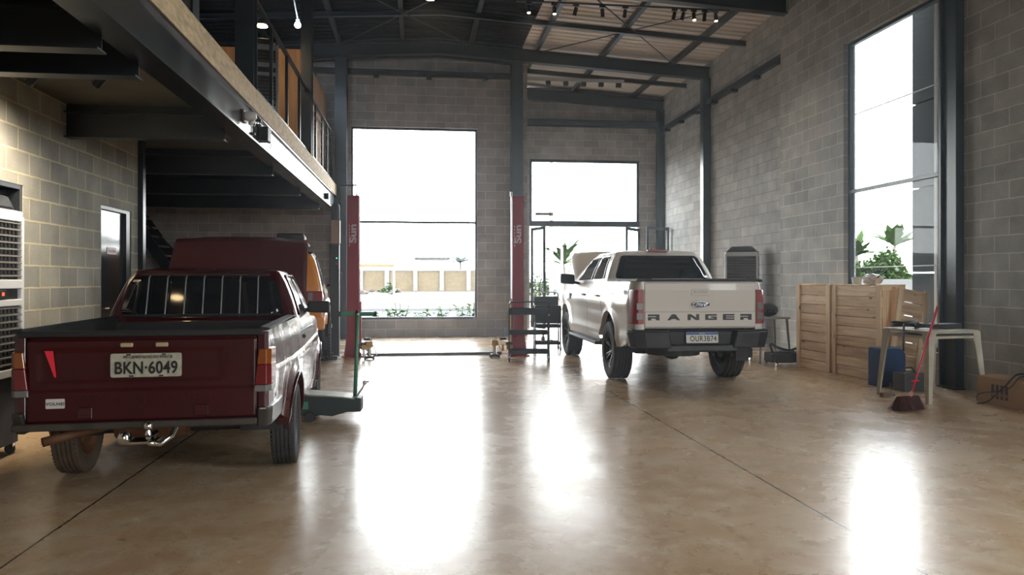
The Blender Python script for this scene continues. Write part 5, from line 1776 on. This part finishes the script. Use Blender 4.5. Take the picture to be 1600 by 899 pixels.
for k in range(1500):
    x = random.uniform(-.14, .14); y = random.uniform(-.032, .032)
    dx, dy = x * .22 + random.gauss(0, .012), y * 1.3 + random.gauss(0, .014)
    mb.tube([(x * .95, y, random.uniform(.10, .145)), (x + dx * .6, y + dy * .6, .05), (x + dx, y + dy, random.uniform(.001, .022))], .0022, 3, caps=False)
bo = mb.build('bristles', mat('bristle_red', (.085, .014, .018), .8, noise=.5, nscale=40, tint=(.10, .05, .04)), br)
bo['kind'] = 'stuff'

# cardboard box and grey device at the right edge
M['cardboard'] = mat('cardboard', (.46, .30, .175), .8, noise=.12, nscale=4)
cb_ = thing('cardboard_box', 'long low cardboard box with dark print by the right wall', 'cardboard box', (6.28, 6.90, 0), R(3))
MB().b2((-.18, -.78, 0), (.18, .78, .285)).build('box_body', 'cardboard', cb_, bevel=.004)
MB().box((-.09, 0, .292), (.18, 1.54, .004), Matrix.Rotation(R(-5), 3, 'Y')).build('flap', 'cardboard', cb_)
MB().box((.09, 0, .292), (.18, 1.54, .004), Matrix.Rotation(R(5), 3, 'Y')).build('flap', 'cardboard', cb_)
M['print_dark'] = mat('print_dark', (.10, .065, .045), .8)
for k, y in enumerate((.56, .50, .44, .38)):
    MB().b2((-.182, y - .018, .07), (-.1805, y + .018, .22)).build('print_mark', 'print_dark', cb_)
    MB().b2((-.1832, y - .008, .10), (-.182, y + .008, .13)).build('print_gap', 'cardboard', cb_)
MB().lathe([(0, -.1815), (.035, -.1815), (.035, -.1805), (0, -.1805)], 20, 'x', (0, .10, .17)).build('print_ring', 'print_dark', cb_)
text('print_text', 'FRÁGIL', .05, 'print_dark', cb_, (-.1815, -.10, .185), (PI / 2, 0, -PI / 2), .0005, 1, 1.05, .001)
text('print_text', 'PROTEÇÃO', .038, 'print_dark', cb_, (-.1815, -.10, .13), (PI / 2, 0, -PI / 2), .0005, 1, 1.05, .001)
gd = thing('grey_device', 'grey metal box with a light lid on the cardboard box', 'metal box', (6.28, 6.85, .305), R(3))
MB().b2((-.15, -.22, 0), (.15, .22, .14)).build('case', mat('device_grey', (.10, .105, .11), .45), gd, bevel=.01)
MB().b2((-.17, -.25, .14), (.17, .25, .155)).build('lid', 'galv', gd, bevel=.004)
tag(MB().tube(curve([(6.13, 7.02, .37), (6.07, 7.12, .36), (6.04, 7.25, .22), (5.98, 7.40, .05), (5.93, 7.50, .010)]), .007, 8).tube(curve([(6.13, 6.98, .36), (6.05, 7.06, .34), (6.03, 7.2, .2), (6.04, 7.6, .10), (6.10, 7.72, .012)]), .005, 8).build('electric_cable', 'rubber', smooth=True), 'dark cable hanging over the cardboard box front to the floor', 'cable')


# ================================================================== TOOL TROLLEYS
M['trolley_black'] = mat('trolley_black', (.013, .016, .020), .6)


def trolley(label, loc, rz, W=.64, D=.36, H=.86, closed=False):
    t_ = thing('tool_trolley', label, 'tool trolley', loc, rz, 'black tool trolleys beside the lift')
    hw, hd_ = W / 2, D / 2
    tiers = (.13, .44, H - .10)
    for z in tiers:
        mb = MB(); dp = .10 if z == tiers[-1] else .055
        mb.b2((-hw, -hd_, z), (hw, hd_, z + .006))
        mb.b2((-hw, -hd_, z), (hw, -hd_ + .008, z + dp)); mb.b2((-hw, hd_ - .008, z), (hw, hd_, z + dp))
        mb.b2((-hw, -hd_ + .008, z), (-hw + .008, hd_ - .008, z + dp)); mb.b2((hw - .008, -hd_ + .008, z), (hw, hd_ - .008, z + dp))
        mb.build('tray', 'trolley_black', t_, bevel=.002)
    for a in (-1, 1):
        for b in (-1, 1):
            MB().b2((a * hw - .012, b * hd_ - .012, .09), (a * hw + .012, b * hd_ + .012, H)).build('upright', 'trolley_black', t_)
            c_ = MB().lathe([(0, -.012), (.034, -.012), (.038, 0), (.034, .012), (0, .012)], 18, 'x', (a * hw, b * hd_, .038)).build('caster', 'rubber', t_, smooth=40)
            MB().b2((a * hw - .018, b * hd_ - .02, .04), (a * hw + .018, b * hd_ + .02, .09)).build('caster_fork', 'galv', c_)
    if closed:
        MB().b2((-hw + .01, -hd_ + .01, .52), (hw - .01, hd_ - .01, H - .10)).build('drawer_block', 'trolley_black', t_, bevel=.004)
        MB().prism([(-hd_, H), (hd_, H), (hd_ + .04, H + .17), (hd_ + .03, H + .17), (hd_ - .01, H + .01), (-hd_, H + .01)], -hw, hw, 'x').build('back_panel', 'trolley_black', t_)
        MB().tube([(-hw, hd_ + .03, H + .1), (-hw, hd_ + .03, H + .22), (-hw + .04, hd_ + .03, H + .25), (hw - .04, hd_ + .03, H + .25), (hw, hd_ + .03, H + .22), (hw, hd_ + .03, H + .1)], .011, 8).build('push_handle', 'galv', t_, smooth=True)
    else:
        MB().tube([(-hw, -hd_, H - .02), (-hw, -hd_, H + .07), (-hw + .04, -hd_, H + .11), (hw - .04, -hd_, H + .11), (hw, -hd_, H + .07), (hw, -hd_, H - .02)], .011, 8).build('push_handle', 'trolley_black', t_, smooth=True)
        MB().lathe([(0, 0), (.012, 0), (.012, .01), (0, .012)], 10, 'y', (hw, -hd_ - .022, H - .10)).build('bolt', 'chrome', t_)
    return t_


ta = trolley('black three-tier tool trolley nearest the camera by the lift', (1.83, 12.42, 0), R(-7))
tb = trolley('black drawer trolley standing behind the three-tier one', (2.42, 14.1, 0), R(-4), .46, .34, .84, True)


def tool(name, label, cat, loc, kind, rz=0):
    t_ = thing(name, label, cat, loc, rz)
    if kind == 'wrench':
        MB().b2((-.10, -.009, 0), (.10, .009, .008)).build('shank', 'chrome', t_)
        MB().lathe([(.009, 0), (.018, 0), (.018, .010), (.009, .010)], 12, 'z', (.115, 0, 0), closed=True).build('ring_end', 'chrome', t_)
        MB().prism([(-.10, -.012), (-.135, -.020), (-.115, 0), (-.135, .020), (-.10, .012)], 0, .010, 'z').build('open_end', 'chrome', t_)
    elif kind == 'driver':
        MB().tube([(0, 0, .014), (.09, 0, .014)], [.013, .011], 10).build('grip', 'red_lens_bright', t_)
        MB().tube([(.09, 0, .014), (.20, 0, .014)], .004, 8).build('blade', 'chrome', t_)
    elif kind == 'bottle':
        MB().lathe([(0, 0), (.035, 0), (.037, .02), (.037, .11), (.014, .14), (.014, .16), (0, .16)], 18, 'z').build('bottle_body', 'white_plastic', t_, smooth=40)
        MB().lathe([(0, .16), (.016, .16), (.016, .185), (0, .185)], 12, 'z').build('bottle_cap', 'red_lens_bright', t_)
    else:
        MB().lathe([(0, 0), (.03, 0), (.032, .07), (.026, .075), (0, .075)], 16, 'z').build('can_body', 'chrome', t_, smooth=40)
    return t_


ct = (1.83, 12.42)
tool('wrench', 'combination wrench on the middle tray of the front trolley', 'wrench', (ct[0] - .12, ct[1], .447), 'wrench', .3)
tool('wrench', 'second wrench at the right of the middle trolley tray', 'wrench', (ct[0] + .12, ct[1] - .06, .447), 'wrench', -.2)
tool('screwdriver', 'red-handled screwdriver on the bottom tray of the front trolley', 'screwdriver', (ct[0] - .14, ct[1] - .05, .137), 'driver', .4)
tool('wrench', 'wrench lying on the bottom tray of the front trolley', 'wrench', (ct[0] + .10, ct[1] + .02, .137), 'wrench', .9)
tool('spray_bottle', 'white bottle with red cap on the rear trolley bottom tray', 'bottle', (2.34, 14.08, .137), 'bottle')
tool('metal_can', 'small shiny can on the top tray of the front trolley', 'can', (ct[0] - .05, ct[1] + .05, .768), 'can')
tool('metal_can', 'small shiny can beside the bottle on the rear trolley', 'can', (2.50, 14.1, .137), 'can')

# ================================================================== CORNER BEHIND THE WHITE PICKUP
wt = thing('work_stool', 'small grey work table beside the white pickup bumper', 'small table', (5.62, 11.75, 0), R(6))
MB().b2((-.26, -.22, .70), (.26, .22, .73)).build('table_top', mat('stool_grey', (.20, .20, .19), .5), wt, bevel=.006)
for a in (-1, 1):
    for b in (-1, 1):
        MB().tube([(a * .22, b * .18, .70), (a * .27, b * .21, 0)], [.022, .016], 8).build('leg', bpy.data.materials['stool_grey'], wt)
mb = MB().ball((0, 0, .11), .14, 3, (1.15, .8, .78))
for v in mb.bm.verts: v.co.z = max(.0, v.co.z)
wm = thing('welding_helmet', 'black rounded helmet lying on the small grey table', 'helmet', (5.60, 11.70, .732))
mb.build('shell', 'black_plastic', wm, smooth=40)
MB().b2((-.07, -.125, .07), (.07, -.105, .13)).build('visor', 'tint_glass', wm, bevel=.004)
vc = thing('machine_trolley', 'low black machine with hoses beside the small grey table', 'machine', (5.68, 11.33, 0), R(5))
MB().prism(round_poly([(-.27, -.16), (.30, -.16), (.30, .16), (-.27, .16)], .06), .05, .20, 'z').build('machine_body', 'black_plastic', vc, bevel=.02)
MB().b2((-.15, -.10, .20), (.12, .10, .235)).build('machine_lid', mat('lid_grey', (.16, .16, .17), .4), vc, bevel=.01)
for a in (-1, 1):
    for b in (-1, 1): MB().lathe([(0, -.012), (.026, -.012), (.028, 0), (.026, .012), (0, .012)], 14, 'x', (a * .22, b * .15, .028)).build('caster', 'chrome', vc)
MB().tube(curve([(-.20, 0, .2), (-.26, -.05, .33), (-.16, -.12, .28), (0, -.14, .24), (.15, -.12, .27), (.24, 0, .22)]), .018, 8).build('hose', 'rubber', vc, smooth=True)
pw = thing('pressure_washer', 'black machine with upright pole close to the pickup right tail lamp', 'machine', (5.30, 12.0, 0), R(-5))
MB().b2((-.12, -.12, .06), (.13, .12, .22)).build('machine_body', 'black_plastic', pw, bevel=.02)
MB().tube([(0, .08, .2), (-.02, .08, .8), (-.05, .08, 1.14)], .014, 8).build('pole', 'black_plastic', pw)
MB().tube([(-.05, .08, 1.14), (.08, .08, 1.15)], .012, 8).build('grip', 'black_plastic', pw)
MB().tube([(.0, .07, .95), (.05, .0, .80), (.03, -.04, .6), (.05, -.04, .4), (.06, -.02, .22)], .009, 8).build('cord', 'rubber', pw, smooth=True)
for a in (-1, 1): MB().lathe([(0, -.015), (.055, -.015), (.06, 0), (.055, .015), (0, .015)], 18, 'x', (a * .13, 0, .06)).build('wheel', 'chrome', pw)

# ================================================================== LAMPS
def spot_energy(parent, loc, target, power, ang, col, size=.03, blend=.6):
    l = bpy.data.lights.new('spot_bulb', 'SPOT'); l.energy = power; l.spot_size = R(ang); l.spot_blend = blend; l.color = col; l.shadow_soft_size = size
    o = bpy.data.objects.new('spot_bulb', l); C.objects.link(o)
    o.location = loc
    d = Vector(target) - Vector(loc)
    o.rotation_euler = d.to_track_quat('-Z', 'Y').to_euler()
    return o


M['glow_warm'] = mat('glow_warm', (1, .8, .5), .5, emit=(1, .72, .38, 26))
M['glow_cool'] = mat('glow_cool', (.8, .9, 1), .5, emit=(.62, .82, 1, 40))


def track_head(label, x, y, z, aim, lit, group, wide=100):
    """spot can hanging from a track at (x, y, z)"""
    t_ = thing('track_spotlight', label, 'spotlight', (x, y, z), 0, group)
    MB().b2((-.05, -.018, -.035), (.05, .018, 0)).build('adapter', 'black_steel', t_)
    d = Vector(aim).normalized()
    c0 = Vector((0, 0, -.075))
    MB().tube([(0, 0, -.03), (0, 0, -.06)], .008, 8).build('stem', 'black_steel', t_)
    a, b = c0 - d * .02, c0 + d * .12
    can = MB().tube([a, b], .033, 16).build('lamp_can', 'black_steel', t_, smooth=40)
    if lit:
        MB().tube([b - d * .004, b + d * .0008], .026, 16).build('lamp_lens', 'glow_warm', t_)
        spot_energy(t_, Vector((x, y, z)) + b + d * .012, Vector((x, y, z)) + b + d, lit, wide, (1, .84, .62), .01)
    else:
        MB().tube([b, b + d * .003], .028, 16).build('lamp_lens', 'galv', t_)
    return t_


tk = MB().b2((-3.42, 6.24, 2.985), (-2.15, 6.275, 3.01)).build('light_track', 'black_steel'); tag(tk, 'black light track under the mezzanine near the left wall', 'light track')
WL = 60
for px, ax, nm in ((22, (-.25, -.1, -1), 'nearest the picture edge'), (98, (-.6, .15, -1), 'in the middle of the track'), (187, (-.55, .2, -1), 'nearest the steel edge beam')):
    xx = -3.28 + (px - 22) / 1200 * 6.6 * 1.0
    track_head('black track spotlight under the mezzanine, ' + nm, xx, 6.257, 2.985, (-.68, .25, -.70), 125, 'track spotlights under the mezzanine')
# rafter-mounted heads in the right bay
tk = MB().b2((1.7, 12.98, 6.075), (5.5, 13.015, 6.10)).build('light_track', 'black_steel'); tag(tk, 'black light track under the roof beam over the right bay', 'light track')
hs = ((826, 1, 'lit warm'), (866, 1, 'lit warm'), (900, 0, 'dark'), (941, 0, 'dark'), (977, 0, 'dark'), (1054, 0, 'dark'), (1068, 0, 'dark'), (1084, 1, 'lit warm'), (1101, 0, 'dark'), (1118, 1, 'lit warm'))
ords = ('first', 'second', 'third', 'fourth', 'fifth', 'sixth', 'seventh', 'eighth', 'ninth', 'tenth')
for k, (px, lit, st_) in enumerate(hs):
    r_ = (px - 800) / F
    tn = (r_ * math.cos(TH) + math.sin(TH)) / (math.cos(TH) - r_ * math.sin(TH))
    track_head('%s roof spotlight, %s from the central column toward the right wall' % (st_, ords[k]), 13.0 * tn, 13.0, 6.075, (0, -.25, -1) if lit else (random.uniform(-.3, .3), .2, -1), 22 if lit else 0, 'roof track spotlights')
# strip of tube light fittings behind the roof beam
sf = thing('light_strip', 'pale strip light fitting behind the roof beam of the right bay', 'light strip', (0, 18.86, 0))
MB().b2((2.75, -.03, zr(4) + .06), (5.2, .03, zr(4) + .15)).build('strip_body', 'galv', sf)
for k in range(5): MB().b2((3.2 + k * .45, -.05, zr(4) - .04), (3.32 + k * .45, .05, zr(4) + .06)).build('spot_can', 'black_steel', sf)
# bare cold bulb on a pipe at the left, warm bulb in the ceiling centre
bl = thing('hanging_bulb', 'bright cold bulb hanging from a thin pipe over the mezzanine edge', 'bulb', (-2.12, 14.25, 5.93))
MB().ball((0, 0, 0), .055, 3).build('bulb', 'glow_cool', bl, smooth=True)
MB().tube([(0, 0, .05), (0, 0, .10)], .04, 14).build('socket', 'galv', bl)
MB().tube([(0, 0, .10), (-.05, -.35, .52)], .014, 8).build('pipe', 'galv', bl)
l = bpy.data.lights.new('bulb_light', 'POINT'); l.energy = 25; l.color = (.65, .82, 1); l.shadow_soft_size = .06
o = bpy.data.objects.new('bulb_light', l); C.objects.link(o); o.location = (-2.12, 14.12, 5.85)
cl_ = thing('ceiling_lamp', 'warm ceiling lamp in the dark middle of the roof', 'lamp', (.24, 13.17, 6.12))
MB().lathe([(0, 0), (.09, 0), (.10, .03), (.06, .22), (.03, .30), (0, .30)], 24, 'z').build('lamp_shade', 'black_steel', cl_, smooth=40)
MB().lathe([(0, -.004), (.08, -.004), (.08, 0), (0, 0)], 24, 'z').build('lamp_lens', 'glow_warm', cl_)
o = spot_energy(None, (.24, 13.17, 6.10), (.24, 13.17, 0), 60, 140, (1, .78, .5), .06)
# warm pendant over the plywood room upstairs
pl_ = thing('pendant_lamp', 'warm pendant lamp glowing upstairs behind the mezzanine railing', 'lamp', (-2.42, 12.55, 5.35))
MB().lathe([(0, .0), (.12, 0), (.13, .02), (.05, .10), (0, .12)], 20, 'z').build('lamp_shade', 'black_steel', pl_, smooth=40)
MB().lathe([(0, -.02), (.09, -.012), (.09, 0), (0, 0)], 20, 'z').build('lamp_lens', 'glow_warm', pl_)
MB().tube([(0, 0, .12), (0, 0, .9)], .006, 6).build('cord', 'amber_lamp', pl_)  # amber colour stands in for the warm light on the cord
spot_energy(None, (-2.42, 12.55, 5.30), (-2.5, 14.0, 4.2), 22, 150, (1, .68, .38), .06)
# workshop lamp behind the camera whose glow shows in the pickup's rear window
bk = thing('ceiling_lamp', 'warm lamp under the mezzanine, mirrored in the red pickup rear window', 'lamp', (-2.48, 3.17, 2.90))
MB().lathe([(0, 0), (.08, 0), (.09, .03), (.05, .18), (0, .2)], 20, 'z').build('lamp_shade', 'black_steel', bk, smooth=40)
MB().lathe([(0, -.004), (.075, -.004), (.075, 0), (0, 0)], 20, 'z').build('lamp_lens', 'glow_warm', bk)

# fittings on the mezzanine edge beam
fx = -1.786


def fitting_cam(y, z, label):
    t_ = thing('security_lamp', label, 'wall lamp', (fx, y, z))
    MB().b2((0, -.09, -.08), (.03, .09, .08)).build('mount', mat('mount_brown', (.10, .07, .055), .5) if 'mount_brown' not in bpy.data.materials else bpy.data.materials['mount_brown'], t_, bevel=.008)
    mb = MB().tube([(.02, 0, 0), (.06, 0, 0), (.13, 0, 0), (.17, 0, 0)], [.05, .065, .06, .03], 18); mb.build('lamp_head', 'white_plastic', t_, smooth=40)
    MB().ball((.09, .06, -.07), .035, 2).build('sensor', 'white_plastic', t_, smooth=True)
    return t_


fc = fitting_cam(8.28, 3.03, 'round white lamp on the steel edge beam of the mezzanine'); fc.scale = (.8, .8, .8)
cb2 = thing('junction_box', 'black junction box with white ring plug on the mezzanine edge beam', 'junction box', (fx, 9.2, 3.0))
MB().b2((0, -.10, -.07), (.10, .10, .09)).build('box_body', 'black_plastic', cb2, bevel=.006)
MB().tube([(.05, .10, .01), (.05, .20, .01)], .014, 8).build('stem', 'white_plastic', cb2)
MB().lathe([(.022, -.012), (.05, -.012), (.05, .012), (.022, .012)], 20, 'x', (.05, .26, 0), closed=True).build('ring_plug', 'white_plastic', cb2, smooth=30)
MB().tube([(.05, .30, -.02), (.05, .36, -.05), (.05, .34, -.09), (.05, .25, -.07)], .006, 6).build('cable', 'rubber', cb2)
for yy, lb in ((8.72, 'black wire with three clamps beside the white lamp on the edge beam'), (9.06, 'black wire with clamps running into the junction box')):
    cc = thing('clamped_wire', lb, 'wire', (fx, yy, 0))
    MB().tube([(.012, 0, 2.86), (.012, 0, 3.17)], .005, 6).build('wire', 'rubber', cc)
    for z in ((3.13, 3.04, 2.93) if yy < 9 else (3.14, 3.09)):
        MB().b2((0, -.035, z - .012), (.035, .035, z + .012)).build('clamp', 'black_plastic', cc, bevel=.004)
ft = thing('junction_box', 'small black box at the far end of the mezzanine edge beam', 'junction box', (fx, 15.6, 2.98))
MB().b2((0, -.08, -.05), (.07, .08, .06)).build('box_body', 'black_plastic', ft, bevel=.005)
MB().tube([(.04, .08, 0), (.04, .24, 0)], .012, 8).build('stem', 'galv', ft)
# dark stain on the floor is part of the concrete; small debris by the trolley

# ------------------------------------------------------------------ thin haze volume added to imitate the bluish window glare
hz = bpy.data.materials.new('glare_haze'); hz.use_nodes = True
nt = hz.node_tree; nt.nodes.clear()
ho = nt.nodes.new('ShaderNodeOutputMaterial'); hv = nt.nodes.new('ShaderNodeVolumeScatter')
hv.inputs['Color'].default_value = (.80, .90, 1.0, 1); hv.inputs['Density'].default_value = .005; hv.inputs['Anisotropy'].default_value = .55
nt.links.new(hv.outputs[0], ho.inputs['Volume'])
hb = MB().b2((-1.55, 3.0, .02), (6.42, 17.2, 6.0)).build('haze', hz)
tag(hb, 'thin bluish haze volume imitating window glare in the hall', 'haze', kind='stuff')
